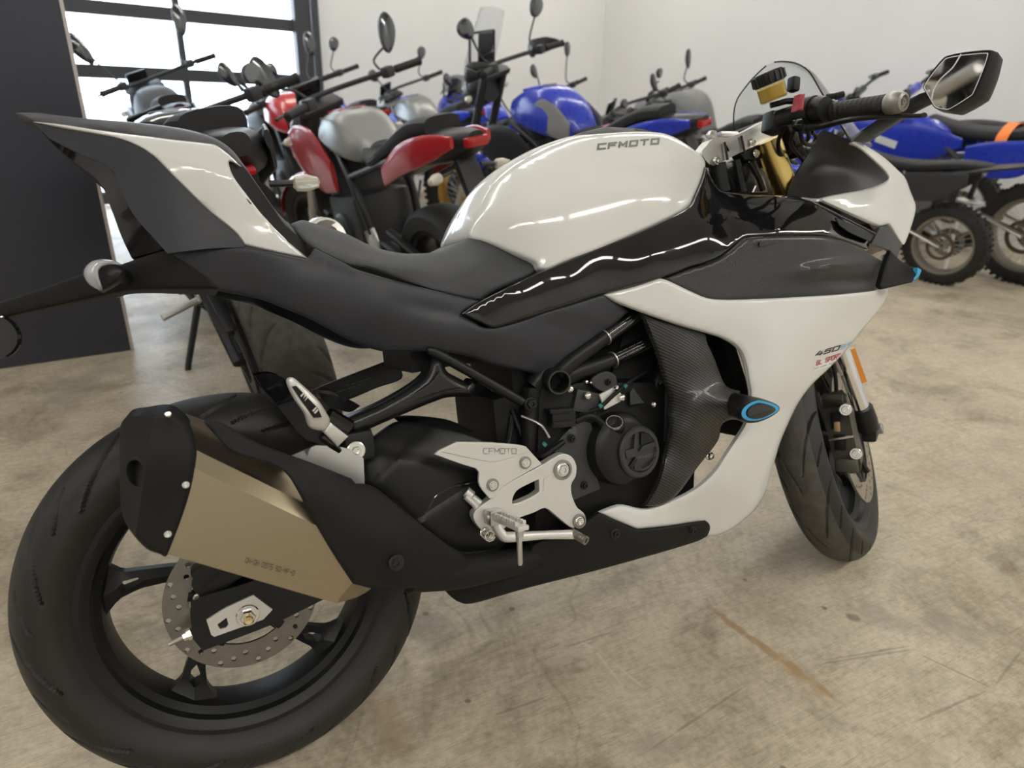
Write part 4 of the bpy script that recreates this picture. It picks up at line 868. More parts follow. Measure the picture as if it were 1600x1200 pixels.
# ---------- rear hugger and dark covers round the swingarm pivot
panel('rear_hugger', [(398, 587, 1), (420, 584), (440, 589), (452, 600), (490, 640), (520, 668), (548, 690, 1), (520, 702), (495, 696), (468, 678), (432, 632), (416, 613, 1), (408, 604)], [(398, 587, .030), (440, 589, .045), (490, 640, .085), (548, 690, .11), (495, 696, .112), (432, 632, .08), (416, 613, .055)], 'black_gloss', BIKE, thick=.004, step=8)
panel('hugger_top', [(496, 613, 1), (540, 622), (563, 634, 1), (548, 644), (530, 640), (510, 632)], [(496, 613, .03), (563, 634, .09), (530, 640, .09), (510, 632, .06)], 'black_satin', BIKE, thick=.004)
cg = panel('swingarm_guard', [(615, 652, 1), (640, 650), (680, 653), (706, 658), (742, 674, 1), (720, 677), (660, 668), (636, 668)], [(615, 652, .07), (706, 658, .075), (742, 674, .085), (660, 668, .10), (636, 668, .10)], 'black_satin', BIKE, thick=.01, mirror=False, roll=(3, .004))
piv = panel('pivot_cover', [(560, 704, 1), (575, 690), (612, 663), (640, 660), (720, 674), (760, 690), (780, 700), (800, 790), (790, 850), (745, 862), (715, 862), (690, 846), (640, 806), (598, 768), (572, 752, 1)], [(560, 704, .125), (640, 660, .105), (760, 690, .11), (800, 790, .115), (745, 862, .130), (640, 806, .150), (572, 752, .140), (620, 700, .140), (690, 760, .145), (740, 800, .132)], 'black_satin', BIKE, thick=.006, step=9, mirror=False, roll=(4, .003),
            folds=[(575, 752, 622, 706, .0004, 12), (622, 706, 700, 716, .0005, 12), (655, 808, 730, 760, .0006, 10)], smooth=25)
m = MB(); m.tube([at(655, 808, .158), at(668, 795, .158), at(683, 772, .155), at(720, 757, .148), at(748, 752, .142)], .003, 8, smooth=3); m.build('cover_seam', 'black_gloss', piv)
MB().tube([(.30, -.05, .30), (.42, -.06, .38)], .03, 12).box((.30, 0, .38), (.12, .16, .05), Matrix.Rotation(R_(-18), 3, 'Y'), .01).build('swingarm_bridge', 'black_satin', BIKE)
# shock absorber (centre)
sa = MB(); a, b = at(778, 640, .02), at(770, 712, .02)
sa.lathe([(.0, -.05), (.020, -.05), (.024, 0), (.024, .03), (.030, .032), (.030, .045), (.021, .047), (.021, .08), (0, .08)], a, (b-a), 24); shock = sa.build('rear_shock', 'black_gloss', BIKE)
pts = [a+(b-a)*(.2+.8*t/40)+Vector((math.cos(t*.9)*.030, math.sin(t*.9)*.030, 0)) for t in range(0, 41)]
MB().tube(pts, .005, 8).build('shock_spring', 'black_satin', shock)
# ---------- rider footrest assembly
hp = plate('heel_guard', [(679, 710, 1), (686, 704, 1), (714, 690.6, 1), (768, 691.6), (816, 696), (824, 700, 1), (847, 725, 1), (788, 759), (772, 779, 1), (765, 779, 1), (749, 758), (748.5, 738, 1), (744, 732, 1), (716, 723.5)], .176, .006, 'cast_silver', BIKE, bev=.0018)
part(hp, 'silver heel guard')
plate('heel_guard_step', [(714, 691.5, 1), (768, 692.5), (815, 697), (823, 701, 1), (828, 706, 1), (790, 718), (768, 722), (735, 716), (688, 705.5, 1)], .1772, .003, 'cast_silver', hp, bev=.001)
stamp('heel_guard_lettering', 'CFMOTO', (755, 708.5), (806, 708.5), (0, -8), 'satin_silver', hp, [hp]+list(hp.children), gw=1.1, gap=.35, lw=.16, lift=.0006)
stamp('heel_guard_lettering', 'CFMOTO', (755.6, 709.0), (806.6, 709.0), (0, -8), 'print_faint', hp, [hp]+list(hp.children), gw=1.1, gap=.35, lw=.10, lift=.0003)  # dark copy offset beneath the silver letters paints their shade
for u, v in ((821, 723), (770, 758)):
    MB().lathe([(.0078, .0008), (.0105, .0004), (.0105, .0), (.0078, 0)], at(u, v, .1772), (0, -1, 0), 28, closed=True).build('recess_shade_ring', 'bar_end_grey', hp)  # darker surface ring stands in for the shade of a bolt recess
    bolt(at(u, v, .1775), (0, -1, 0), .0052, hp, washer=1.5, h=.0035, hexa=False)
br = plate('footrest_bracket', [(776, 771), (790, 757), (846, 727), (866, 715), (880, 709), (894, 714), (901, 728), (900, 744), (893, 757), (894, 774), (902, 793), (911, 800), (916, 810), (911, 821), (899, 826), (888, 822), (870, 807), (852, 794), (835, 801), (815, 808), (800, 816), (788, 826), (770, 838), (752, 828), (740, 811), (743, 798), (762, 783)], .170, .018, 'cast_silver', BIKE, holes=[[(842, 749, 1), (843, 768, 1), (832, 776), (806, 787), (800.5, 785), (804, 772), (813, 763)]], bev=.004, bevseg=3, step=10)
part(br, 'silver cast footrest bracket')
plate('bracket_recess', [(850, 748, 1), (872, 738), (890, 752, 1), (888, 770, 1), (860, 768), (849, 768, 1)], .1712, .002, 'cast_silver', br, bev=.0008)
for u, v, r in ((879, 734, .0098), (905, 814, .0072)):
    c = at(u, v, .171); MB().lathe([(r*1.75, 0), (r*1.75, .0025), (r*1.35, .003), (r*1.3, .0)], c, (0, -1, 0), 28, closed=True).build('boss', 'bar_end_grey', br)
    bolt(c, (0, -1, 0), r, br, washer=1.25, h=.006)
bp_ = MB(); bp_.tube([at(770, 812, .168), at(785, 836, .176), at(800, 839, .180), at(850, 836, .182), at(897, 835, .182)], [.008, .0085, .0085, .0070, .0080], 12, smooth=4, sq=(1, .8)); bpd = bp_.build('brake_pedal', 'cast_silver', BIKE); part(bpd, 'silver rear brake pedal')
a, b = at(893, 832, .178), at(916, 845, .206); prof = [(0, 0), (.0068, 0)]
L = (b-a).length
for k in range(6): prof += [(.0075, L*(k+.1)/6), (.0075, L*(k+.6)/6), (.0062, L*(k+.7)/6), (.0062, L*(k+.95)/6)]
prof += [(.0078, L), (.0048, L), (.0045, L-.008), (0, L-.008)]
MB().lathe(prof, a, b-a, 20).build('pedal_tip', 'bar_end_grey', bpd)
a, b = at(772, 806, .180), at(818, 826, .262); pk = MB(); d = (b-a); up_ = Vector((.1, 0, 1)).normalized(); sd = d.cross(up_).normalized(); upp = sd.cross(d).normalized()
M3 = Matrix((sd, d.normalized(), upp)).transposed()
pk.box(a+d*.55, (.020, d.length*.92, .008), M3, .002)
for k in range(9):
    for sx in (-.0075, .0075): pk.box(a+d*(.2+.085*k)+sd*sx+upp*.006, (.0055, .0045, .007), M3, .001)
peg = pk.build('footpeg', 'cast_silver', BIKE); part(peg, 'serrated silver rider footpeg')
MB().box(a-upp*.001, (.026, .022, .024), M3, .003).tube([a+sd*.016, a-sd*.016], .006, 12).build('footpeg_clevis', 'satin_silver', peg)
m = MB(); m.tube([at(812, 826, .252), at(811.5, 838, .252)], [.007, .006], 12); m.tube([at(811.5, 838, .252), at(811.5, 845, .252)], .0062, 6); m.tube([at(811.5, 845, .252), at(812.5, 880, .252), at(812.5, 883, .252)], [.0043, .0043, .003], 12); m.build('peg_feeler', 'satin_silver', peg)
m = MB(); pts = [at(757, 832, .172)+Vector((math.cos(k*.8)*.008, -k*.0006, math.sin(k*.8)*.008)) for k in range(40)]; m.tube(pts, .0014, 6).build('return_spring', 'bolt_steel', peg)
m = MB(); m.lathe([(0, 0), (.009, 0), (.009, .012), (.006, .014), (.006, .03), (0, .03)], at(728, 768, .15), (.6, -.3, -.7), 16); m.tube([at(728, 775, .155), at(742, 788, .160), at(748, 800, .162)], .006, 10); m.build('master_cylinder_rod', 'cast_silver', BIKE)
# ---------- engine
eb = MB(); eb.box((.66, 0, .40), (.36, .28, .30), Matrix.Rotation(R_(8), 3, 'Y'), .03); eb.box((.78, 0, .56), (.20, .22, .26), Matrix.Rotation(R_(25), 3, 'Y'), .02); eb.box((.62, 0, .60), (.30, .20, .18), None, .02); eb.box((.5, 0, .45), (.14, .2, .2), None, .02)
eng = eb.build('engine_block', 'black_plastic', BIKE)
ep = plate('engine_side_plate', [(864, 704), (880, 680, 1), (904, 657, 1), (924, 664), (926, 700), (930, 735), (938, 764, 1), (895, 782, 1), (892, 762), (901, 735), (890, 712)], .152, .012, 'charcoal_metal', BIKE, bev=.002)
for u, v in ((893, 685), (913, 758)): bolt(at(u, v, .153), (0, -1, 0), .0055, ep, 'bolt_black', washer=1.4, h=.006)
bolt(at(1108, 712, .165), (0, -1, 0), .007, BIKE, 'bolt_steel', washer=1.2, h=.008)
cc = at(979, 702, .175); ax = Vector((.10, -1, .05)).normalized()
cl = MB(); cl.lathe([(.066, -.05), (.066, -.02), (.063, -.008), (.055, 0), (.045, .003), (.0, .003)], cc, ax, 56); clo = cl.build('clutch_cover', 'black_satin', BIKE, 30)
cf2 = at(998, 706, .178)
m = MB(); m.lathe([(.046, -.006), (.046, .003), (.043, .006), (.0365, .006), (.0345, .001), (.0, .001)], cf2, ax, 48); face = m.build('clutch_cover_face', 'charcoal_metal', clo)
ux = ax.cross(Vector((0, 0, 1))).normalized()*-1; uz = ax.cross(ux).normalized()
if uz.z < 0: uz = -uz
if ux.x < 0: ux = -ux
def fpt(x, z, h): return cf2+ux*x+uz*z+ax*h
def fpoly(pts, h0, h1, name, mt):
    A = [fpt(x, z, h1) for x, z in pts]; B = [fpt(x, z, h0) for x, z in pts]; n = len(A)
    return MB().add(A+B, [tuple(range(n))]+[(i, i+n, (i+1) % n+n, (i+1) % n) for i in range(n)]).build(name, mt, clo, 30)
fpoly([(-.034, -.004), (-.012, -.004), (-.004, .030), (-.010, .034), (-.016, .010), (-.036, .010)], .002, .007, 'cover_rib', 'charcoal_metal')
fpoly([(-.004, .003), (.034, .003), (.033, .012), (.006, .0105)], .002, .0068, 'cover_rib', 'charcoal_metal')
fpoly([(.002, .012), (.006, .0335), (.018, .031), (.028, .023), (.031, .014)], .002, .0055, 'cover_rib', 'black_satin')
fpoly([(-.020, -.026), (0, -.034), (.016, -.031), (.030, -.020), (.028, -.018), (.014, -.027), (0, -.0295), (-.018, -.022)], .002, .0068, 'cover_rib', 'charcoal_metal')
fpoly([(-.030, -.020), (-.014, -.006), (-.010, -.012), (-.024, -.026)], .002, .0062, 'cover_rib', 'black_satin')
stamp('cover_lettering', 'CFMOTO', (991, 719), (1027, 711), (.3, -4), 'print_grey', clo, [face], gw=1.1, gap=.5, lw=.2)
m = MB(); m.lathe([(.016, -.02), (.016, .012), (.013, .016), (0, .016)], at(962, 668, .165), (-.3, -.6, .8), 20).build('oil_filler', 'black_satin', clo)
m = MB(); m.lathe([(.0130, 0), (.0150, 0), (.0150, .005), (.0130, .005)], at(960, 662, .172), (-.3, -.6, .8), 24, closed=True).build('hose_clamp', 'bolt_steel', clo)
# breather hoses
mouth = at(869, 595, .155); 
hz = MB(); ah = Vector((-.12, -1, -.10)).normalized(); hz.lathe([(.0175, .012), (.0175, -.02), (.0205, -.025), (.0205, .012), (.019, .0145)], mouth, ah, 28, closed=True); hm = hz.build('intake_hose', 'black_satin', BIKE, 40)
MB().lathe([(.0172, .0125), (.0180, .0155), (.0205, .0155), (.0212, .0125)], mouth, ah, 32).build('hose_rim', 'charcoal_metal', hm)
MB().lathe([(.0175, -.019), (0, -.019)], mouth, ah, 24).build('hose_plug', 'black_plastic', hm)
h1 = [at(872, 585, .135), at(895, 563, .142), at(945, 527, .146)]; MB().tube(h1, [.0175, .0155, .0132], 16, smooth=3).build('breather_hose', 'black_satin', hm)
t1 = MB().tube([at(945, 527, .146), at(996, 491, .140)], .0142, 20).build('breather_hose', 'black_gloss', hm)
h2 = [at(880, 592, .130), at(905, 580, .140), at(957, 562, .146)]; MB().tube(h2, [.0175, .0145, .0125], 16, smooth=3).build('breather_hose', 'black_satin', hm)
t2 = MB().tube([at(957, 562, .146), at(1014, 534, .140)], .0136, 20).build('breather_hose', 'black_gloss', hm)
for a, b in ((at(945, 527, .146), at(996, 491, .140)), (at(957, 562, .146), at(1014, 534, .140))):
    d = (b-a).normalized(); MB().lathe([(.0125, 0), (.0152, 0), (.0152, .0025), (.0125, .0025)], a-d*.001, d, 24, closed=True).build('hose_band', 'satin_silver', hm)
    MB().lathe([(.0125, 0), (.0152, 0), (.0152, .002), (.0125, .002)], b, d, 24, closed=True).build('hose_band', 'black_satin', hm)
for (x0, y0, x1, y1), tg in (((950, 532, 990, 503), t1), ((962, 564, 1008, 542), t2)):
    for j, tx in enumerate(('------ ---- -- ------ --- ------', '-- --- ------- ---- --- ------', '---- ---- ---- ------ -----')):
        dx, dy = -2.4*j, -3.6*j
        stamp('hose_print', tx, (x0+dx, y0+dy), (x1+dx, y1+dy), (-.7, -1.9), 'print_cream', hm, [tg], gw=.8, gap=.45, lw=.24, lift=.0005)
# wiring, connectors, small hardware around the engine
cn = MB().box(at(877, 653, .150), (.046, .022, .030), Matrix.Rotation(R_(6), 3, 'Y'), .003).box(at(873, 641, .155), (.046, .024, .007), Matrix.Rotation(R_(6), 3, 'Y'), .001).box(at(876, 662, .155), (.040, .020, .010), Matrix.Rotation(R_(6), 3, 'Y'), .001).build('wiring_connector', 'black_satin', BIKE)
MB().box(at(913, 628, .140), (.050, .02, .040), Matrix.Rotation(R_(20), 3, 'Y'), .005).build('ignition_bracket', 'charcoal_metal', BIKE)
plate('mount_plate', [(925, 592), (945, 580), (962, 586), (964, 606), (950, 614), (930, 606)], .150, .008, 'charcoal_metal', BIKE, bev=.002)
bolt(at(950, 597, .151), (0, -1, 0), .0045, BIKE, 'bolt_black', washer=1.3)
for u, v, r in ((918, 618, .0068), (971, 621, .0068), (914, 597, .004), (890, 608, .0062), (1020, 632, .0055), (921, 598, .003), (961, 607, .0035)):
    MB().lathe([(0, 0), (r, 0), (r, .004), (r*.6, .007), (0, .008)], at(u, v, .156), (0, -1, .1), 14).build('cap_screw', 'bolt_steel', BIKE)
MB().box(at(954, 621, .152), (.042, .006, .030), Matrix.Rotation(R_(-15), 3, 'Y'), .002).build('engine_bracket', 'cast_silver', BIKE)
plate('radiator_bracket', [(985, 612, 1), (990, 606, 1), (1007, 630, 1), (985, 633, 1)], .150, .004, 'charcoal_metal', BIKE, bev=.001)
for nm, pts, r, mt in (('cable', [(905, 648, .14), (935, 638, .155), (958, 618, .16), (985, 596, .155), (1010, 580, .13)], .0038, 'black_plastic'), ('cable', [(880, 690, .15), (866, 700, .155), (845, 712, .15), (825, 700, .12), (800, 640, .10)], .0055, 'black_plastic'), ('cable', [(858, 684, .15), (845, 664, .145), (815, 650, .12)], .0025, 'satin_silver'), ('brake_hose', [(760, 770, .15), (752, 740, .14), (790, 700, .12), (800, 650, .10)], .005, 'black_satin'), ('cable', [(1030, 600, .15), (1040, 590, .15), (1042, 612, .15), (1040, 690, .145)], .004, 'charcoal_metal'), ('cable', [(900, 658, .15), (925, 650, .16), (948, 668, .165), (955, 662, .17)], .006, 'black_plastic'), ('cable', [(843, 600, .12), (846, 640, .13), (858, 660, .13)], .006, 'black_plastic')):
    MB().tube([at(*q) for q in pts], r, 8, smooth=5).build(nm, mt, BIKE)
for u, v in ((977, 603), (938, 634), (851, 694)): MB().lathe([(.0042, -.003), (.0042, .003)], at(u, v, .162), (.7, -.2, .6), 12, cap=True).build('cable_mark', 'teal_paint', BIKE)
m = MB()
for k in range(7): m.box((.83+.008*k, 0, .47+.03*k), (.13, .24, .012), Matrix.Rotation(R_(-15), 3, 'Y'), .003)
m.build('cylinder_fins', 'black_satin', BIKE)
MB().box((.93, 0, .55), (.03, .30, .34), Matrix.Rotation(R_(-18), 3, 'Y'), .006).build('radiator', 'black_plastic', BIKE)
fr = MB(); fr.tube([(.50, -.12, .56), (.62, -.13, .66), (.80, -.125, .76), (1.02, -.05, .83)], .017, 12, smooth=4); fr.tube([(.50, -.12, .56), (.48, -.11, .42)], .017, 12); fr.tube([(.68, -.115, .40), (.80, -.12, .58), (1.0, -.06, .76)], .015, 12, smooth=4); fr.mirror(); fr.tube([(1.06, 0, .76), (.98, 0, .93)], .032, 20)
fr.build('frame', 'black_satin', BIKE)
MB().loft([[Vector((x, y*a, z0+dz)) for y, dz in ((-1, -h), (-1, h), (1, h), (1, -h))] for x, a, z0, h in ((.30, .09, .66, .05), (.55, .10, .70, .08), (.85, .09, .78, .08))]).build('airbox', 'black_plastic', BIKE)
# side stand on the far side
MB().tube([(.55, .12, .26), (.50, .25, .06), (.49, .285, -.02)], [.012, .011, .010], 10).box((.485, .292, -.028), (.06, .03, .008), Matrix.Rotation(LEAN, 3, 'X'), .002).build('side_stand', 'black_satin', BIKE)
# ---------- fork and handlebar (turned to the left)
nrm = np.array([math.cos(RAKE), 0, math.sin(RAKE)])
def fk(z, side=-1, off=.033, yy=.105): return Vector(steer(GPT+AXS*z/math.cos(RAKE)+nrm*off+np.array([0, side*yy, 0]))[0])
def fit_px(u, v, z): return at(u, v, -fk(z).y)
topR, botR = fit_px(1207, 240, .93), fit_px(1346, 640, .33)
dR = (botR-topR).normalized()
for side in (-1, 1):
    if side < 0: T0, D = topR, dR
    else: T0, D = topR+(fk(.93, 1)-fk(.93, -1)), dR
    L = (botR-topR).length
    f = MB().tube([T0-D*.03, T0+D*L*.56], .0265, 28).build('fork_outer_tube', 'gold_fork', BIKE); part(f, 'gold fork tube')
    MB().lathe([(.0275, 0), (.0285, .002), (.0285, .012), (.0265, .014)], T0+D*L*.56, D, 28).build('dust_seal', 'black_satin', f)
    MB().tube([T0+D*L*.55, T0+D*L*1.02], .0195, 24).build('fork_inner_tube', 'chrome', f)
    q = T0+D*L; fwd = Vector(steer(GPT+np.array([1, 0, 0]))[0]-GPT)
    MB().tube([q-D*.005, q+D*.03, q+D*.055], [.026, .027, .024], 20).box(q+D*.062+fwd*.012, (.055, .034, .05), Matrix.Rotation(STEER, 3, 'Z'), .01).build('axle_clamp', 'black_satin', f)
    if side < 0:
        ay = Vector(steer(GPT+np.array([0, -1, 0]))[0]-GPT)
        MB().lathe([(.013, 0), (.013, .010), (.010, .013), (.006, .010), (0, .010)], q+D*.062+fwd*.016+ay*.016, ay, 20).build('front_axle_end', 'bar_end_grey', f)
        q0, q1 = at(1331, 544, -(T0+D*L*.76).y), at(1350, 596, -(T0+D*L*.86).y); MB().tube([q0, q1], .0085, 4).build('fork_reflector', 'orange_reflector', f)
# front mudguard
V = []; F = []; nth, nw = 22, 9
for i in range(nth):
    a = R_(20+118*i/(nth-1))
    for j in range(nw):
        s = -1+2*j/(nw-1); rr = .312-.035*s*s; V.append((rr*math.cos(a), .066*s, rr*math.sin(a)))
F = [(i*nw+j, i*nw+j+1, (i+1)*nw+j+1, (i+1)*nw+j) for i in range(nth-1) for j in range(nw-1)]
fm = link('front_mudguard', TF(np.array(V)), F, 'black_satin', BIKE); sm = fm.modifiers.new('thick', 'SOLIDIFY'); sm.thickness = .003
# front caliper
cw = lambda u, v, w_: Vector(steer(np.array([[u, w_, v]]))[0])
def onw(r, ang, y): return Vector(TF(np.array([[r*math.cos(R_(ang)), y, r*math.sin(R_(ang))]]))[0])
ca = MB(); secs = []
for ang in (128, 138, 150, 166, 182, 194, 203):
    b_ = .0 if 135 < ang < 195 else .010
    secs.append([onw(.168-b_, ang, -.100+b_), onw(.168-b_, ang, -.048-0), onw(.108+b_, ang, -.048), onw(.108+b_, ang, -.100+b_)])
cal = ca.loft(secs).build('front_caliper', 'caliper_bronze', BIKE, 30); part(cal, 'bronze grey front brake caliper')
MB().box(onw(.165, 160, -.07), (.012, .022, .05), Matrix.Rotation(STEER, 3, 'Z'), .002).box(onw(.167, 175, -.07), (.012, .024, .035), Matrix.Rotation(STEER, 3, 'Z'), .002).build('caliper_window', 'black_plastic', cal)
MB().box(onw(.171, 163, -.072), (.006, .012, .022), Matrix.Rotation(STEER, 3, 'Z'), .001).build('brake_pad', 'pad_copper', cal)
MB().tube([onw(.173, 172, -.050), onw(.173, 172, -.100)], .0035, 10).build('pad_pin', 'bolt_steel', cal)
for u, v in ((1321, 640), (1337, 709)):
    q = at(u, v, -onw(.165, 160, -.100).y+.018); bolt(q, Vector((-.75, -.62, .12)), .0082, cal, 'bolt_steel', washer=1.6, h=.006, hexa=False)
    MB().tube([q, q+Vector((.75, .62, -.12))*.03], [.012, .014], 14).build('caliper_boss', 'caliper_bronze', cal)
MB().box(onw(.176, 143, -.072), (.018, .044, .03), Matrix.Rotation(STEER, 3, 'Z') @ Matrix.Rotation(R_(-35), 3, 'Y'), .004).build('caliper_bridge', 'caliper_bronze', cal)
MB().box(onw(.172, 193, -.072), (.016, .044, .03), Matrix.Rotation(STEER, 3, 'Z') @ Matrix.Rotation(R_(10), 3, 'Y'), .004).build('caliper_bridge', 'caliper_bronze', cal)

m = MB(); m.tube([onw(.15, 130, -.075), onw(.20, 120, -.085), onw(.30, 112, -.08), onw(.45, 108, -.04)], .0045, 8, smooth=4).build('brake_hose', 'black_plastic', BIKE)
m = MB(); m.tube([onw(.14, 126, -.060), onw(.21, 128, -.06), onw(.32, 118, -.06)], .0035, 8, smooth=4).build('sensor_cable', 'black_plastic', BIKE)
# yokes
def ypt(u, v, w_): return at(u, v, w_)
top = fit_px(1200, 212, .95)
tc = plate('top_yoke', [(1097, 236), (1103, 229), (1113, 217), (1125, 214), (1140, 214), (1170, 202), (1200, 186), (1208, 186, 1), (1216, 200), (1217, 209, 1), (1180, 228), (1135, 249), (1130, 256, 1), (1112, 258), (1102, 250)], .060, .03, 'satin_silver', BIKE, bev=.003)
part(tc, 'silver machined top fork yoke')
plate('yoke_rail', [(1131, 224, 1), (1160, 212), (1200, 192, 1), (1214, 196, 1), (1216, 207, 1), (1175, 227), (1134, 246, 1)], .0625, .004, 'satin_silver', tc, bev=.001)
for u, v in ((1119, 251), (1176, 222), (1181, 240)):
    bolt(at(u, v, .0655), (0, -1, 0), .0065, tc, 'bolt_steel', washer=1.3, h=.006, hexa=False)
for q in (((1132, 222), (1137, 250)), ((1158, 212), (1164, 240))): MB().tube([at(*q[0], .066), at(*q[1], .066)], .0025, 6).build('yoke_slot', 'print_black', tc)
m = MB(); m.lathe([(.012, 0), (.013, .006), (.008, .014), (0, .016)], at(1112, 216, .02), (0, -.2, 1), 16); m.box(at(1128, 214, .0), (.05, .05, .012), None, .003); m.build('ignition_lock', 'satin_silver', tc)
lower = plate('clip_on_clamp', [(1158, 240, 1), (1180, 229), (1216, 212, 1), (1222, 226), (1205, 240), (1188, 248), (1165, 250, 1)], .062, .03, 'black_satin', BIKE, bev=.003)
MB().box(at(1125, 275, .0), (.05, .12, .04), Matrix.Rotation(STEER, 3, 'Z') @ Matrix.Rotation(-RAKE, 3, 'Y'), .01).tube([at(1135, 262, .02), at(1150, 300, .02)], .022, 16).build('steering_head', 'black_satin', BIKE)
m = MB(); m.tube([at(1120, 256, .045), at(1128, 300, .045)], .018, 16); m.tube([at(1150, 250, .05), at(1160, 300, .05)], .009, 10); m.tube([at(1172, 254, .05), at(1186, 280, .05), at(1192, 298, .05)], .006, 8); m.build('fork_cables', 'black_satin', BIKE)
plate('fork_brace', [(1165, 258, 1), (1180, 246, 1), (1186, 262), (1196, 285), (1200, 300, 1), (1178, 300, 1), (1182, 285)], .03, .006, 'satin_silver', BIKE, bev=.001, holes=[[(1175, 260, 1), (1180, 258, 1), (1190, 288, 1), (1186, 292, 1)]])
# right handlebar
bA, bB = at(1238, 183, .135), at(1404, 157, .345); dB = (bB-bA).normalized(); LB = (bB-bA).length
bar = MB().tube([bA-dB*.05, bB-dB*.01], .011, 16).build('handlebar', 'black_satin', BIKE)
gA, gB = at(1292, 176, .212), at(1386, 163, .330); dG = (gB-gA); prof = [(0, 0), (.0215, 0), (.0225, .002), (.0225, .006), (.0165, .008)]
LG = dG.length
for k in range(10): prof += [(.0168, LG*(.10+.085*k)), (.0175, LG*(.115+.085*k)), (.0175, LG*(.165+.085*k)), (.0167, LG*(.175+.085*k))]
prof += [(.0178, LG*.985), (.0178, LG), (0, LG)]
gp = MB().lathe(prof, gA, dG, 28).build('grip', 'rubber', BIKE, 40); part(gp, 'ribbed black rubber throttle grip')
dg = dG.normalized()
be = MB().lathe([(.0, 0), (.0165, 0), (.0185, .003), (.0195, .010), (.0185, .022), (.0155, .030), (.0110, .032), (.0095, .028), (.006, .028), (.005, .031), (.003, .031), (0, .026)], gB, dg+Vector((.0, -.12, 0)), 32).build('bar_end_weight', 'bar_end_grey', BIKE, 30); part(be, 'grey bar end weight')
sw_ = MB(); c = at(1266, 174, .195); Mz = Matrix.Rotation(R_(-8), 3, 'X') @ Matrix.Rotation(R_(-12), 3, 'Z')
sw_.tube([c-dg*.022, c+dg*.010], [.026, .0275], 20); sw_.tube([c+dg*.010, c+dg*.022, c+dg*.034], [.024, .0255, .022], 20); sw_.tube([c-dg*.03-Vector((0, 0, .02)), c-dg*.006-Vector((0, 0, .028))], .014, 12)
swh = sw_.build('switch_housing', 'black_satin', BIKE, 40)
panel('kill_switch', [(1249, 147, 1), (1258, 146, 1), (1255, 172, 1), (1244, 173, 1)], [(1249, 147, .214), (1258, 146, .222), (1255, 172, .222), (1244, 173, .214)], 'red_switch', swh, thick=.012, mirror=False, roll=(2, .002), step=5)
m = MB(); m.lathe([(.0032, 0), (.0042, 0), (.0042, .0008), (.0032, .0008)], at(1251, 156, .2225), (0, -1, 0), 16, closed=True); m.lathe([(.0030, 0), (.0038, 0), (.0038, .0008), (.0030, .0008)], at(1249, 166, .2225), (0, -1, 0), 16, closed=True); m.build('switch_symbol', 'print_red', swh, None)
panel('starter_button', [(1244, 186, 1), (1256, 184, 1), (1254, 195, 1), (1243, 196, 1)], [(0, 0, .215)], 'black_gloss', swh, thick=.010, mirror=False, step=5, roll=(2, .001))
mc = MB(); mc.tube([at(1210, 187, .135), at(1244, 178, .165)], [.016, .018], 16); mc.box(at(1208, 193, .13), (.035, .03, .04), Matrix.Rotation(R_(15), 3, 'Y'), .006); mc.tube([at(1204, 165, .135), at(1228, 158, .150), at(1246, 158, .165)], [.0055, .006, .0065], 12); mco = mc.build('brake_master_cylinder', 'black_satin', BIKE)
MB().box(at(1240, 132, .150), (.018, .02, .028), Matrix.Rotation(R_(10), 3, 'Y'), .005).build('mirror_mount_plug', 'black_plastic', mco)
ra = at(1210, 157, .150); rb = at(1199, 116, .150); da = (rb-ra); H = da.length
MB().lathe([(0, 0), (.0225, 0), (.0255, .003), (.0262, H*.62), (.0262, H*.64)], ra, da, 32).build('fluid_reservoir', 'cup_clear', mco, 40)
MB().lathe([(0, .002), (.0215, .002), (.0245, .005), (.0248, H*.52), (0, H*.52)], ra, da, 32).build('brake_fluid', 'brake_fluid', mco, 40)
m = MB(); m.lathe([(0, H*.62), (.0285, H*.62), (.0290, H*.66), (.0290, H*.98), (.027, H*1.06), (.020, H*1.08), (0, H*1.08)], ra, da, 40)
dan = da.normalized(); uu_ = dan.cross(Vector((0, 1, 0))).normalized(); vv_ = dan.cross(uu_)
for k in range(16):
    t = 2*math.pi*k/16; m.tube([ra+da*.66+(uu_*math.cos(t)+vv_*math.sin(t))*.029, ra+da*1.0+(uu_*math.cos(t)+vv_*math.sin(t))*.029], .0028, 6)
m.build('reservoir_cap', 'black_satin', mco, 40)
lv = MB(); lv.tube([at(1262, 200, .205), at(1290, 196, .235), at(1330, 187, .285), at(1390, 182, .335), at(1436, 181, .365), at(1444, 180, .372)], [.010, .008, .0068, .0055, .0052, .0065], 12, smooth=4, sq=(1, .7)); lvo = lv.build('brake_lever', 'black_satin', BIKE); part(lvo, 'black front brake lever')
m = MB(); m.tube([at(1292, 152, .205), at(1310, 149, .215)], [.006, .005], 10); m.tube([at(1305, 151, .212), at(1318, 147, .22)], [.007, .006], 10); m.build('throttle_cable', 'black_plastic', BIKE)
for pts in ([(1240, 205, .17), (1236, 225, .14), (1250, 245, .10), (1270, 270, .06)], [(1225, 200, .15), (1216, 222, .12), (1222, 245, .09), (1245, 255, .03)], [(1262, 202, .19), (1262, 218, .16), (1240, 232, .10), (1210, 262, .02)], [(1250, 204, .18), (1255, 222, .17), (1268, 226, .15), (1275, 214, .15), (1268, 206, .17)]):
    MB().tube([at(*q) for q in pts], .0042, 8, smooth=5).build('handlebar_cable', 'black_plastic', BIKE)
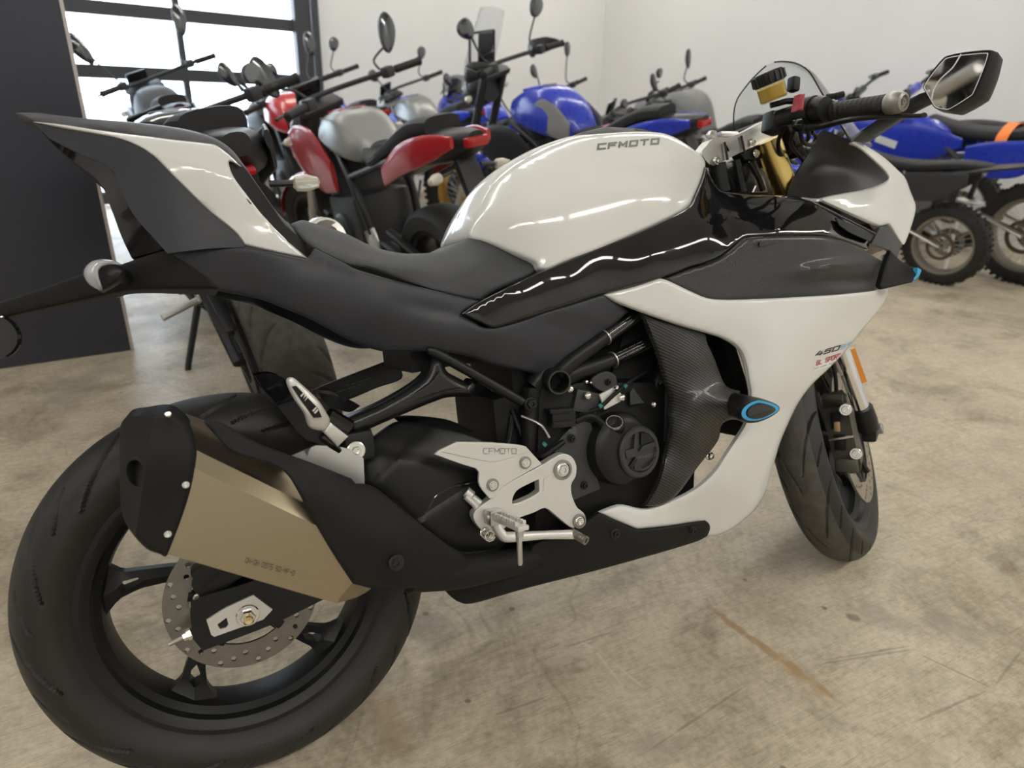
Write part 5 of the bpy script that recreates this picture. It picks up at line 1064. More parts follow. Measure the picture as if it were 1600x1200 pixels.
# left handlebar (far side, mostly hidden by the tank and the screen)
aL, bL = fk(.95, 1), fk(.95, 1)+Vector(steer(GPT+np.array([-.10, .22, .02]))[0]-GPT)
MB().tube([aL, bL], .011, 14).build('handlebar', 'black_satin', BIKE); MB().tube([aL+(bL-aL)*.5, bL], .0172, 16).build('grip', 'rubber', BIKE)
MB().box(aL+(bL-aL)*.42, (.045, .04, .05), None, .008).build('switch_housing', 'black_satin', BIKE)
# dashboard
MB().box((1.20, 0, 1.00), (.02, .16, .10), Matrix.Rotation(R_(-30), 3, 'Y'), .006).build('dashboard', 'black_plastic', BIKE)
# ---------- mirrors
ma = panel('mirror_arm', [(1330, 222, 1), (1350, 205), (1422, 157), (1448, 143, 1), (1462, 160, 1), (1420, 182), (1360, 221, 1)], [(1330, 222, .135), (1360, 221, .135), (1422, 157, .30), (1420, 182, .29), (1448, 143, .345), (1462, 160, .35)], 'charcoal_metal', BIKE, thick=.014, mirror=True, step=8, roll=(3, .002), folds=[(1348, 222, 1455, 150, -.0006, 16)], smooth=25)
def mirror_pt(u, v, dx=0.0):
    # mirror plane facing rearwards and slightly inwards, through the arm's end
    o = np.array(at(1500, 130, .395)); nn = np.array([-.88, -.30, -.20]); D = rays([(u, v)])[0]; t = ((o-CB)@nn)/(D@nn); return Vector(CB+D*t+np.array([dx, 0, 0]))
G = outline([(1445, 134), (1456, 117), (1474, 95), (1484, 89), (1510, 84.5), (1541, 82), (1545, 86), (1537, 110), (1523, 143), (1516, 151), (1487, 169), (1477, 170.5), (1463, 167), (1456, 157), (1447, 141)], 3)
H0 = outline([(1443, 134), (1455, 114), (1473, 92), (1484, 86), (1510, 81), (1546, 78), (1549, 84), (1541, 111), (1527, 145), (1518, 154), (1488, 172), (1477, 173), (1461, 169), (1454, 158), (1445, 142)], 3)
sec0 = [mirror_pt(*q) for q in H0]; c0 = sum(sec0, Vector())/len(sec0)
back = Vector((.05, .0, -.012)); 
def shr(sec, k, off): return [c0+(q-c0)*k+off for q in sec]
hs = MB().loft([shr(sec0, .985, Vector((-.002, 0, 0))), sec0, shr(sec0, 1.02, back*.3), shr(sec0, .94, back*.75), shr(sec0, .70, back*1.15), shr(sec0, .35, back*1.3)]); hm_ = hs.build('mirror_housing', 'black_satin', BIKE, 40); part(hm_, 'black angular mirror housing')
gl = [mirror_pt(*q)+Vector((-.0035, -.001, -.001)) for q in G]; n = len(gl)
mg = link('mirror_glass', gl, [tuple(range(n))], 'mirror_glass', hm_, None)
cg_ = sum(gl, Vector())/n; inn = [cg_+(q-cg_)*.965+Vector((-.0004, 0, 0)) for q in gl]; ou = [q+Vector((-.0004, 0, 0)) for q in gl]
link('mirror_bevel', ou+inn, [(i, (i+1) % n, n+(i+1) % n, n+i) for i in range(n)], 'mirror_line', hm_, None)
ln = [mirror_pt(u, v)+Vector((-.0042, -.001, -.001)) for u, v in ((1503, 84), (1490, 105), (1472, 122), (1461, 138), (1457, 155))]
MB().tube(ln, .0011, 6, smooth=4).build('mirror_line', 'mirror_line', hm_)  # pale curve painted in for the white fairing's reflection
hm_L = hm_.copy(); COL.objects.link(hm_L); hm_L.scale = (1, -1, 1); hm_L.parent = BIKE
q = mg.copy(); COL.objects.link(q); q.parent = hm_L
# ================================================================= THE OTHER MOTORCYCLES
mat('bg_black', (.018, .018, .020), .4); mat('bg_dark', (.035, .036, .040), .5); mat('bg_gloss', (.012, .012, .014), .12, coat=.3)
mat('bg_seat', (.022, .022, .024), .6, bump=.3, bscale=800); mat('bg_red', (.46, .022, .030), .25, coat=.4); mat('bg_silver', (.25, .25, .245), .36, metal=.6)
mat('bg_blue', (.022, .045, .46), .28, coat=.3); mat('bg_white', (.78, .78, .76), .3); mat('bg_alu', (.55, .54, .52), .35, metal=.9); mat('bg_grey', (.20, .20, .20), .45)
mat('bg_rubber', (.020, .019, .018), .7, noise=.4, scale=30); mat('bg_lens', (.80, .76, .66), .15, trans=.3); mat('bg_amber', (.75, .30, .06), .2); mat('bg_taillight', (.42, .015, .02), .15, coat=.3)
mat('bg_mirror_dimmed', (.16, .165, .175), .08, metal=1.0); mat('bg_orange', (.95, .23, .04), .5); mat('bg_yellow', (.70, .62, .10), .4); mat('bg_rimdull', (.28, .26, .22), .45, metal=.7); mat('bg_rust', (.12, .09, .06), .5, metal=.6); mat('bg_gold', (.60, .42, .14), .3, metal=1.0)  # mirror glass is darkened to stand in for reflections of a dim room
def sect(x, w, zb, zt, n=18, e=2.6, sh=0.0):
    zc, h = (zb+zt)/2, (zt-zb)/2; S = []
    for k in range(n):
        t = 2*math.pi*k/n; c, s = math.cos(t), math.sin(t)
        yy = w*math.copysign(abs(c)**(2/e), c); zz = h*math.copysign(abs(s)**(2/e), s)
        S.append(Vector((x, yy*(1-sh*(zz/h if h else 0)), zc+zz)))
    return S
def slin(st, k=4):
    """densify loft stations smoothly"""
    P = [Vector(q[:3]+(0,) if len(q) == 3 else q[:4]) for q in st]; Q, _ = crm(P, [0]*len(P), k); return [tuple(q) for q in Q]
def body(st, e=2.6, sh=0.0, n=18): return MB().loft([sect(*q, n=n, e=e, sh=sh) for q in slin(st)])
def ring_tyre(R, w, rim, knob=0, n=72):
    prof = [(R, 0), (R*.99, w*.25), (R*.955, w*.42), (R*.90, w*.5), (rim*1.06, w*.46), (rim, w*.36)]
    pr = [(r, -y) for r, y in prof[::-1]]+prof[1:]
    m = MB(); m.lathe(pr, (0, 0, 0), (0, 1, 0), n)
    if knob:
        k = 46
        for i in range(k):
            a = 2*math.pi*i/k
            for yo, sc in ((-.36, 1.0), (0, 1.0), (.36, 1.0)):
                if yo == 0 and i % 2: continue
                rr = R*(1.0 if yo == 0 else .975); c = Vector((rr*math.cos(a), yo*w, rr*math.sin(a)))
                m.box(c, (.022, w*.22, .020), Matrix.Rotation(-a, 3, 'Y'))
    return m
def bike_wheel(T, parent, R, w, rim, wmat, spokes, disc_r, pre, knob=0, wire=False):
    def bld(m, name, mt, par, sm=35):
        m.v = [tuple(q) for q in T(np.array([tuple(v) for v in m.v]))]; return m.build(name, mt, par, sm)
    t = bld(ring_tyre(R, w, rim, knob), pre+'_tyre', 'bg_rubber', parent)
    m = MB(); m.lathe([(rim*1.03, -w*.40), (rim*.95, -w*.36), (rim*.90, -w*.15), (rim*.90, w*.15), (rim*.95, w*.36), (rim*1.03, w*.40)], (0, 0, 0), (0, 1, 0), 56, closed=True)
    rm = bld(m, pre+'_rim', wmat, parent, 30)
    m = MB(); m.lathe([(.01, -.05), (.032, -.05), (.028, 0), (.032, .05), (.01, .05)], (0, 0, 0), (0, 1, 0), 24, closed=True); bld(m, 'hub', wmat if wire else 'bg_black', rm)
    if wire:
        m = MB()
        for k in range(28):
            a = 2*math.pi*k/28; b = a+(.35 if k % 2 else -.35); s = .03 if k % 4 < 2 else -.03
            m.tube([(.03*math.cos(b), s, .03*math.sin(b)), (rim*.92*math.cos(a), 0, rim*.92*math.sin(a))], .0018, 4, cap=False)
        tag(bld(m, 'wire_spokes', 'bg_alu', rm), kind='stuff')
    else:
        for k in range(spokes):
            a = 2*math.pi*k/spokes+.3; m = MB(); er = Vector((math.cos(a), 0, math.sin(a)))
            m.tube([er*.025, er*rim*.6, er*rim*.93], [.018, .012, .017], 8, sq=(1, .8)); bld(m, 'spoke', wmat, rm)
    m = MB(); m.lathe([(disc_r, -.062), (disc_r*.66, -.062), (disc_r*.66, -.067), (disc_r, -.067)], (0, 0, 0), (0, 1, 0), 40, closed=True); bld(m, pre+'_brake_disc', 'disc_steel', parent, 30)
    return t
def front_frame(wb, rake, steer_a, Rf):
    k = np.array([-math.sin(rake), 0, math.cos(rake)]); g = np.array([wb+.10, 0, 0])
    def T(V): return g+rot_axis(np.atleast_2d(np.asarray(V, float))-g, steer_a, k)
    return T, k, g
def bent(m, T): m.v = [tuple(q) for q in T(np.array([tuple(v) for v in m.v]))]; return m
def street_bike(label, loc, az, st, lean=10.0, group='street motorcycles parked in the row behind'):
    """a parked road motorcycle; st = style"""
    g = st.get; B = empty(st.get('name', 'street_motorcycle'), (loc[0], loc[1], 0.0), (0, 0, 0)); B.rotation_euler = (Matrix.Rotation(R_(az), 3, 'Z') @ Matrix.Rotation(-R_(lean), 3, 'X')).to_euler()
    tag(B, label, 'motorcycle', group)
    body_m, acc = g('body', 'bg_black'), g('accent', 'bg_black'); wm = g('wheel', 'bg_black')
    Rr, Rf, wb = g('Rr', .315), g('Rf', .30), g('wb', 1.40); bz = g('bar', 1.06); bx = g('barx', .84); tz = g('tank', 1.0); sz = g('seat', .82); kn = g('knob', 0)
    TRr = lambda V: np.asarray(V, float)+np.array([0, 0, Rr]); TFs, ax, gp = front_frame(wb, R_(25), R_(g('steer', 22)), Rf); TFr = lambda V: TFs(np.asarray(V, float)+np.array([wb, 0, Rf]))
    rt_ = bike_wheel(TRr, B, Rr, g('wr', .17), .215, wm, 5, .115, 'rear', kn, g('wire', False))
    if g('tread'):
        bpy.data.objects.remove(rt_); w_ = g('wr', .17)/2
        tyre('rear_tyre', [(Rr, 0), (Rr-.004, w_*.28), (Rr-.014, w_*.6), (Rr-.032, w_*.9), (Rr-.052, w_), (Rr-.07, w_*.97), (.226, w_*.8), (.214, w_*.72)], 460, 56, TRr, B, 10, .006, .006, worn=.62)
    bike_wheel(TFr, B, Rf, .12, .215, wm, 5, .150, 'front', kn, g('wire', False))
    m = MB()
    for s in (-1, 1): m.tube([(0, s*.105, Rr), (.30, s*.10, .42), (.52, s*.08, .43)], [.022, .026, .03], 10, smooth=3, sq=(1, .6))
    m.tube([(.36, -.1, .42), (.36, .1, .42)], .03, 10); m.build('swingarm', g('arm', 'bg_black'), B)
    # chain run, left side
    MB().box((.23, .095, .40), (.50, .012, .012), Matrix.Rotation(R_(-12), 3, 'Y')).box((.23, .095, .27), (.50, .012, .012), Matrix.Rotation(R_(-2), 3, 'Y')).lathe([(.105, .088), (.105, .096), (.06, .096), (.06, .088)], (0, 0, Rr), (0, 1, 0), 32, closed=True).build('chain', 'bg_dark', B)
    MB().box((.15, .10, .455), (.34, .03, .02), Matrix.Rotation(R_(-14), 3, 'Y'), .006).build('chain_guard', 'bg_black', B)
    m = MB().box((.70, 0, .46), (.34, .30, .28), Matrix.Rotation(R_(6), 3, 'Y'), .04).box((.84, 0, .64), (.18, .24, .26), Matrix.Rotation(R_(20), 3, 'Y'), .025); m.build('engine', 'bg_dark', B)
    for s in (-1, 1): MB().lathe([(.085, 0), (.085, .02), (.07, .035), (.03, .04), (0, .04)], (.70, s*.145, .44), (0, s, 0), 28).build('engine_cover', g('cover', 'bg_dark'), B)
    MB().box((1.02, 0, .62), (.04, .32, .28), Matrix.Rotation(R_(-12), 3, 'Y'), .01).build('radiator', 'bg_black', B)
    m = MB()
    for s in (-1, 1): m.tube([(.46, s*.12, .46), (.56, s*.13, .70), (.98, s*.05, .90)], .018, 10, smooth=4); m.tube([(.56, s*.13, .70), (.10, s*.10, .82), (-.12, s*.08, .88)], .014, 8, smooth=3); m.tube([(1.0, s*.05, .82), (.86, s*.12, .48)], .016, 8)
    m.build('frame', g('frame', 'bg_black'), B)
    pz_ = g('pz', 0.0); pr_ = 1+pz_*2; mu = MB(); mu.tube([(.95, -.05, .42), (.78, -.10, .24), (.45, -.13, .24), (.28, -.15, .30)], .02, 10, smooth=4); mu.tube([(.32, -.16, .28+pz_*.5), (.26, -.17, .30+pz_*.6), (-.05, -.19, .46+pz_), (-.10, -.195, .485+pz_)], [.03*pr_, .05*pr_, .052*pr_, .042*pr_], 16, smooth=2); mo = mu.build('muffler', g('pipe', 'bg_alu'), B)
    MB().lathe([(.042*pr_, 0), (.044*pr_, .012), (.03*pr_, .014), (.028*pr_, -.03), (0, -.03)], (-.10, -.195, .485+pz_), (-.9, -.02, .4), 24).build('exhaust_tip', 'bg_alu', mo)
    # tank, seat, tail
    body([(.40, .085, sz-.05, sz+.03), (.48, .125, sz-.06, tz-.07), (.62, .15, sz-.04, tz), (.80, .135, sz+.0, tz-.01), (.95, .07, sz+.04, tz-.07)], e=3.4, sh=.22).build('fuel_tank', body_m, B)
    MB().lathe([(0, .0), (.045, 0), (.042, .008), (0, .010)], (.68, 0, tz-.004), (-.05, 0, 1), 24).build('fuel_cap', 'bg_dark', B)
    MB().box((.76, 0, tz-.01), (.16, .13, .02), Matrix.Rotation(R_(6), 3, 'Y'), .008).build('tank_cover', acc, B)
    if g('pads'):
        for s in (-1, 1):
            m = body([(.42, .006, sz-.02, sz+.05), (.52, .008, sz-.03, tz-.09), (.62, .008, sz+.02, tz-.05), (.68, .006, sz+.08, tz-.07)], e=3); m.v = [(v[0], v[1]+s*(.150-.18*max(0, v[2]-sz)+.05*(v[0]-.55)), v[2]) for v in m.v]; m.build('knee_pad', 'bg_grey', B)
    body([(-.12, .075, sz+.08, sz+.15), (.0, .10, sz+.06, sz+.14), (.14, .115, sz+.0, sz+.08), (.30, .135, sz-.06, sz-.0), (.40, .115, sz-.06, sz+.01), (.46, .08, sz-.05, sz+.04)], e=3.2).build('seat', 'bg_seat', B)
    body([(-.34, .03, sz+.06, sz+.11), (-.22, .085, sz+.0, sz+.11), (.0, .105, sz-.04, sz+.09), (.20, .10, sz-.10, sz+.02), (.34, .06, sz-.10, sz-.06)], e=2.6).build('tail_unit', 'bg_black', B)
    for s in (-1, 1):
        m = body([(-.30, .008, sz+.06, sz+.10), (-.15, .010, sz-.0, sz+.10), (.05, .012, sz-.06, sz+.05), (.22, .008, sz-.12, sz-.04)], e=2.4); m.v = [(v[0], v[1]+s*(.075+.04*min(1, (v[0]+.30)/.2)), v[2]) for v in m.v]; m.build('tail_panel', acc, B)
        m = body([(.70, .012, .62, .76), (.85, .018, .60, .88), (1.02, .02, .66, .90), (1.14, .01, .74, .86)], e=2.4); m.v = [(v[0], v[1]+s*(.15+.05*(v[0]-.7)), v[2]) for v in m.v]; m.build('radiator_shroud', g('shroud', acc), B)
    MB().box((-.335+g('tlx', 0), 0, sz+.075-g('tlz', 0)), (.03, .09 if not g('tlz') else .06, .035 if not g('tlz') else .022), None, .01).build('tail_light', 'bg_taillight', B)
    pbk = MB(); pz = 0 if not g('noplate') else .17
    pbk.loft([sect(-.24, .045, sz-.05, sz+.05, 10), sect(-.33+pz, .05, sz-.20+pz*.8, sz-.10+pz*.6, 10), sect(-.37+pz*1.2, .085, sz-.34+pz*1.4, sz-.18+pz*.9, 10)])
    if not pz: pbk.box((-.385, 0, sz-.27), (.012, .18, .20), Matrix.Rotation(R_(18), 3, 'Y'), .004)
    fd_ = pbk.build('rear_mudguard', 'bg_black', B)
    if g('plate_text'):
        for r in range(3):
            for c in range(6): MB().box((-.393+.006*r, -.07+.026*c, sz-.215-.03*r), (.003, .018 if (c+r) % 3 else .010, .012), Matrix.Rotation(R_(18), 3, 'Y')).build('plate_mark', 'bg_grey', fd_, None)
    for s in (-1, 1):
        q = MB(); q.tube([(-.25, s*.06, sz-.02), (-.26, s*.12, sz-.03)], .008, 8); sg_ = q.build('turn_signal', 'bg_black', B)
        MB().loft([sect(0, .022, -.014, .014, 12), sect(.0, .022, -.014, .014, 12)]) if False else None
        m = MB(); m.lathe([(.006, 0), (.018, .01), (.020, .035), (.012, .06), (0, .065)], (-.255, s*.11, sz-.03), (-.35, s, -.1), 14); m.build('signal_lens', g('signal', 'bg_lens'), sg_)
        m = MB(); m.tube([(.42, s*.13, .40), (.40, s*.25, .38)], .012, 8); m.box((.46, s*.125, .43), (.12, .012, .10), Matrix.Rotation(R_(20), 3, 'Y'), .004); m.build('footpeg', 'bg_alu', B)
    sx_ = g('standx', 0.0); MB().tube([(.62+sx_, .10, .28), (.56+sx_, .22, .06), (.55+sx_, .26, -.037)], [.014, .012, .011], 8).box((.55+sx_, .27, -.044), (.07, .045, .01), Matrix.Rotation(R_(lean), 3, 'X'), .002).build('side_stand', 'bg_black', B)
    # front end
    for s in (-1, 1):
        m = MB(); m.tube([gp+ax*(bz-.06)/math.cos(R_(25))+np.array([.03, s*.10, 0]), gp+ax*.58/math.cos(R_(25))+np.array([.03, s*.10, 0])], .027, 14); fo = bent(m, TFs).build('fork_outer_tube', g('fork', 'bg_dark'), B)
        m = MB(); m.tube([gp+ax*.60/math.cos(R_(25))+np.array([.03, s*.10, 0]), (wb, s*.10, Rf)], .021, 12); bent(m, TFs).build('fork_inner_tube', 'bg_alu', fo)
    hx = wb+.10-.42*bz*1.02
    m = MB(); m.box((hx+.03, 0, bz-.07), (.10, .25, .035), Matrix.Rotation(R_(-24), 3, 'Y'), .01); bent(m, TFs).build('top_yoke', g('yoke', 'bg_dark'), B)
    rise = g('rise', .03); hb = MB(); hb.tube([(bx-.08, -.40, bz), (bx-.02, -.26, bz+.0), (hx, -.10, bz-.03+rise*.2), (hx, .10, bz-.03+rise*.2), (bx-.02, .26, bz), (bx-.08, .40, bz)], .0125, 10, smooth=5); bent(hb, TFs).build('handlebar', g('barm', 'bg_dark'), B)
    for s in (-1, 1):
        m = MB(); m.tube([(bx-.085, s*.41, bz), (bx-.045, s*.29, bz)], .018, 14); m.lathe([(.019, 0), (.021, .012), (.012, .02), (0, .02)], (bx-.085, s*.41, bz), (-.28, s, 0), 14); bent(m, TFs).build('grip', 'bg_rubber', B)
        m = MB(); m.box((bx-.03, s*.25, bz), (.05, .05, .05), None, .01); m.tube([(bx-.0, s*.24, bz+.0), (bx+.04, s*.30, bz-.005), (bx-.0, s*.42, bz-.01)], .007, 8, smooth=3); so = bent(m, TFs).build('lever', 'bg_dark', B)
        mz = g('mirz', bz+.20); my = g('miry', .34)
        m = MB(); m.tube([(bx, s*.23, bz+.02), (bx+.04, s*.25, bz+.06), (bx+.03, s*(my-.02), mz-.05)], .006, 8, smooth=4); mo_ = bent(m, TFs).build('mirror', 'bg_dark', B)
        m = MB(); a, b = g('mirsize', (.065, .048)); sec = lambda dx, k: [Vector((bx+.03+dx, s*(my+.02)+k*(a*math.cos(t)+.25*b*math.sin(t)*s), mz+k*b*math.sin(t)*(1.15-.25*math.cos(t)*s))) for t in np.linspace(0, 2*math.pi, 18, endpoint=False)]
        m.loft([sec(-.006, .93), sec(0, 1), sec(.018, .9), sec(.03, .45)]); bent(m, TFs).build('mirror_head', 'bg_dark', mo_)
        m = MB(); m.loft([sec(-.0062, .90), sec(-.0068, .88)]); bent(m, TFs).build('mirror_glass', 'bg_mirror_dimmed', mo_)
        m = MB(); m.tube([(hx+.10, s*.12, bz-.18), (hx+.10, s*.18, bz-.18)], .008, 8); sg_ = bent(m, TFs).build('turn_signal', 'bg_black', B)
        m = MB(); m.lathe([(.006, 0), (.018, .01), (.02, .035), (0, .06)], (hx+.10, s*.17, bz-.18), (-.2, s, 0), 14); bent(m, TFs).build('signal_lens', g('signal', 'bg_lens'), sg_)
    m = MB(); m.loft([sect(hx+.06, .09, bz-.24, bz-.08, 16), sect(hx+.14, .105, bz-.27, bz-.06, 16), sect(hx+.23, .075, bz-.26, bz-.12, 16), sect(hx+.27, .03, bz-.23, bz-.17, 16)]); bent(m, TFs).build('headlight', g('head', 'bg_black'), B)
    m = MB(); m.box((hx+.07, 0, bz+.0), (.02, .15, .09), Matrix.Rotation(R_(-25), 3, 'Y'), .008); bent(m, TFs).build('dashboard', 'bg_gloss', B)
    m = MB()
    for s in (-1, 1): m.tube([(hx+.04, s*.06, bz-.06), (hx+.14, s*.13, bz-.10), (hx+.06, s*.12, bz-.3), (.95, s*.05, .78)], .005, 6, smooth=4)
    tag(bent(m, TFs).build('cables', 'bg_black', B), kind='stuff')
    V = []; nth, nw = 16, 7
    for i in range(nth):
        a = R_(15+120*i/(nth-1))
        for j in range(nw): s = -1+2*j/(nw-1); rr = Rf+.025-.03*s*s; V.append((rr*math.cos(a), .07*s, rr*math.sin(a)))
    fm = link('front_mudguard', TFr(np.array(V)), [(i*nw+j, i*nw+j+1, (i+1)*nw+j+1, (i+1)*nw+j) for i in range(nth-1) for j in range(nw-1)], acc, B); mm = fm.modifiers.new('thick', 'SOLIDIFY'); mm.thickness = .003
    if g('screen'):
        h = g('screen'); V = []; nu, nv = 9, 9
        for i in range(nu):
            t = i/(nu-1)
            for j in range(nv):
                s = -1+2*j/(nv-1); V.append((hx+.22-.16*t-.07*s*s, s*(.13-.03*t*t), bz-.02+h*t-.03*t*abs(s)**3))
        so = link('windscreen', V, [(i*nv+j, i*nv+j+1, (i+1)*nv+j+1, (i+1)*nv+j) for i in range(nu-1) for j in range(nv-1)], 'screen_clear' if g('guards') else 'screen_tint', B); mm = so.modifiers.new('thick', 'SOLIDIFY'); mm.thickness = .003
        MB().tube([(hx+.14, -.10, bz-.1), (hx+.10, -.10, bz+h*.5)], .008, 8).tube([(hx+.14, .10, bz-.1), (hx+.10, .10, bz+h*.5)], .008, 8).tube([(hx+.10, -.10, bz+h*.5), (hx+.10, .10, bz+h*.5)], .007, 8).build('screen_bracket', 'bg_black', B)
        MB().box((hx+.08, 0, bz+h*.25), (.02, .11, .15), Matrix.Rotation(R_(-12), 3, 'Y'), .008).build('display', 'bg_dark', B)
    if g('guards'):
        for s in (-1, 1):
            m = MB(); m.tube([(bx-.0, s*.22, bz-.01), (bx+.07, s*.30, bz-.0), (bx+.03, s*.42, bz), (bx-.06, s*.43, bz)], [.03, .05, .045, .02], 10, smooth=4, sq=(.35, 1)); bent(m, TFs).build('hand_guard', 'bg_black', B)
    if g('fairing'):
        body([(hx-.10, .17, .72, bz-.10), (hx+.08, .17, .72, bz-.02), (hx+.24, .12, .76, bz-.06), (hx+.34, .05, .80, bz-.14)], e=2.6, sh=.1).build('front_fairing', g('fairing'), B)
    if g('top_case'):
        MB().box((-.22, 0, sz+.28), (.34, .40, .26), None, .06).build('top_case', 'bg_dark', B)
    return B
def dirt_bike(label, loc, az, st, lean=9.0, group='off-road motorcycles by the right wall'):
    g = st.get; sc = g('scale', 1.0); B = empty('dirt_motorcycle', (loc[0], loc[1], 0)); B.rotation_euler = (Matrix.Rotation(R_(az), 3, 'Z') @ Matrix.Rotation(-R_(lean), 3, 'X')).to_euler(); B.scale = (sc, sc, sc)
    tag(B, label, 'motorcycle', group); pm = g('body', 'bg_blue'); Rr, Rf, wb = .33, .35, 1.47
    TRr = lambda V: np.asarray(V, float)+np.array([0, 0, Rr]); TFs, ax, gp = front_frame(wb, R_(27), R_(g('steer', 18)), Rf); TFr = lambda V: TFs(np.asarray(V, float)+np.array([wb, 0, Rf]))
    bike_wheel(TRr, B, Rr, .125, .235, g('rim', 'bg_rimdull'), 0, .12, 'rear', 1, True); bike_wheel(TFr, B, Rf, .09, .275, g('rim', 'bg_rimdull'), 0, .13, 'front', 1, True)
    m = MB()
    for s in (-1, 1): m.tube([(0, s*.09, Rr), (.32, s*.085, .44), (.55, s*.07, .46)], [.02, .026, .03], 10, smooth=3, sq=(1, .6))
    m.tube([(.36, -.09, .44), (.36, .09, .44)], .03, 10); m.build('swingarm', 'bg_alu', B)
    MB().lathe([(.11, .078), (.11, .085), (.085, .085), (.085, .078)], (0, 0, Rr), (0, 1, 0), 36, closed=True).box((.26, .08, .42), (.52, .012, .012), Matrix.Rotation(R_(-13), 3, 'Y')).build('chain', 'bg_rust', B)
    MB().box((.70, 0, .48), (.30, .24, .26), Matrix.Rotation(R_(8), 3, 'Y'), .04).box((.80, 0, .68), (.15, .17, .24), Matrix.Rotation(R_(10), 3, 'Y'), .02).build('engine', 'bg_dark', B)
    for s in (-1, 1): MB().lathe([(.08, 0), (.08, .02), (.06, .03), (0, .032)], (.68, s*.12, .46), (0, s, 0), 24).build('engine_cover', 'bg_grey', B)
    m = MB()
    for s in (-1, 1): m.tube([(.48, s*.10, .46), (.50, s*.11, .78), (.98, s*.04, .98)], .018, 8, smooth=4); m.tube([(.50, s*.11, .78), (-.05, s*.07, .93)], .013, 8); m.tube([(1.02, 0, .86), (.90, s*.05, .46), (.55, s*.08, .36)], .015, 8, smooth=3)
    m.build('frame', g('frame', 'bg_dark'), B)
    MB().tube([(.90, -.07, .60), (.80, -.13, .72), (.45, -.15, .76), (.30, -.15, .78)], .02, 10, smooth=4).tube([(.32, -.15, .77), (.26, -.155, .78), (-.10, -.16, .90)], [.025, .045, .042], 14).build('muffler', 'bg_alu', B)
    body([(.55, .05, .88, .95), (.68, .09, .84, 1.00), (.82, .10, .84, 1.02), (.98, .06, .92, 1.0)], e=2.4).build('fuel_tank', g('tankm', pm), B)
    body([(-.22, .05, .94, .99), (.0, .075, .93, 1.0), (.30, .085, .89, .97), (.55, .07, .89, .98), (.78, .05, .96, 1.03)], e=3.2).build('seat', 'bg_seat', B)
    body([(-.50, .05, 1.00, 1.03), (-.30, .085, .96, 1.0), (-.05, .09, .90, .95), (.12, .06, .88, .92)], e=2.2).build('rear_mudguard', g('rear', pm), B)
    for s in (-1, 1):
        m = body([(.50, .008, .84, .90), (.70, .014, .74, .96), (.95, .016, .68, .98), (1.12, .012, .76, .96), (1.22, .006, .84, .92)], e=2.2); m.v = [(v[0], v[1]+s*(.09+.14*max(0, v[0]-.5)), v[2]) for v in m.v]; sh_ = m.build('radiator_shroud', pm, B)
        m = body([(-.10, .008, .84, .93), (.10, .01, .70, .92), (.30, .01, .68, .90), (.45, .006, .74, .86)], e=2.6); m.v = [(v[0], v[1]+s*.12, v[2]) for v in m.v]; m.build('side_plate', g('plate', pm), B)
        MB().box((.98, s*.185, .86), (.16, .004, .05), Matrix.Rotation(R_(-15), 3, 'Y') @ Matrix.Rotation(s*R_(6), 3, 'Z')).build('shroud_sticker', 'bg_white', sh_)
        m = MB(); m.tube([gp+ax*1.18/math.cos(R_(27))+np.array([.03, s*.10, 0]), gp+ax*.62/math.cos(R_(27))+np.array([.03, s*.10, 0])], .028, 14); fo = bent(m, TFs).build('fork_outer_tube', g('fork', 'bg_dark'), B)
        m = MB(); m.tube([gp+ax*.64/math.cos(R_(27))+np.array([.03, s*.10, 0]), (wb, s*.10, Rf)], .022, 12); bent(m, TFs).build('fork_inner_tube', 'bg_alu', fo)
        m = body([(wb-.03, .012, Rf-.04, Rf+.30), (wb+.03, .014, Rf-.06, Rf+.30), (wb+.07, .010, Rf-.02, Rf+.26)], e=3); m.v = [(v[0]-.30*max(0, v[2]-Rf), v[1]+s*.125, v[2]) for v in m.v]; bent(m, TFs).build('fork_guard', g('guard', pm), fo)
        m = MB(); m.tube([(.86, s*.41, 1.23), (.90, s*.29, 1.235)], .018, 12); bent(m, TFs).build('grip', 'bg_rubber', B)
        m = MB(); m.box((.92, s*.24, 1.23), (.04, .04, .04), None, .008); m.tube([(.94, s*.22, 1.23), (.98, s*.30, 1.225), (.95, s*.42, 1.22)], .006, 8, smooth=3); bent(m, TFs).build('lever', 'bg_dark', B)
        m = MB(); m.tube([(.42, s*.11, .42), (.40, s*.23, .42)], .014, 8); m.build('footpeg', 'bg_alu', B)
    hb = MB(); hb.tube([(.86, -.41, 1.23), (.92, -.22, 1.22), (1.0, -.09, 1.15), (1.0, .09, 1.15), (.92, .22, 1.22), (.86, .41, 1.23)], .013, 10, smooth=5); bent(hb, TFs).build('handlebar', 'bg_dark', B)
    m = MB(); m.tube([(.965, -.10, 1.18), (.965, .10, 1.18)], .03, 12); bent(m, TFs).build('bar_pad', g('pad', pm), B)
    m = MB(); m.loft([[Vector((1.10+dx, y*w, z)) for y, z in ((-1, .92), (-1.1, 1.05), (-.7, 1.16), (.7, 1.16), (1.1, 1.05), (1, .92))] for dx, w in ((0, .10), (.012, .105), (.02, .09))]); bent(m, TFs).build('number_plate', g('nplate', pm), B)
    V = []; nth, nw = 14, 7
    for i in range(nth):
        t = i/(nth-1); 
        for j in range(nw): s = -1+2*j/(nw-1); V.append((wb-.28+.75*t, s*(.075-.03*t), .80+.10*math.sin(t*2.2)-.02*s*s-.04*t))
    fm = link('front_mudguard', TFs(np.array(V)), [(i*nw+j, i*nw+j+1, (i+1)*nw+j+1, (i+1)*nw+j) for i in range(nth-1) for j in range(nw-1)], g('front', pm), B); mm = fm.modifiers.new('thick', 'SOLIDIFY'); mm.thickness = .004
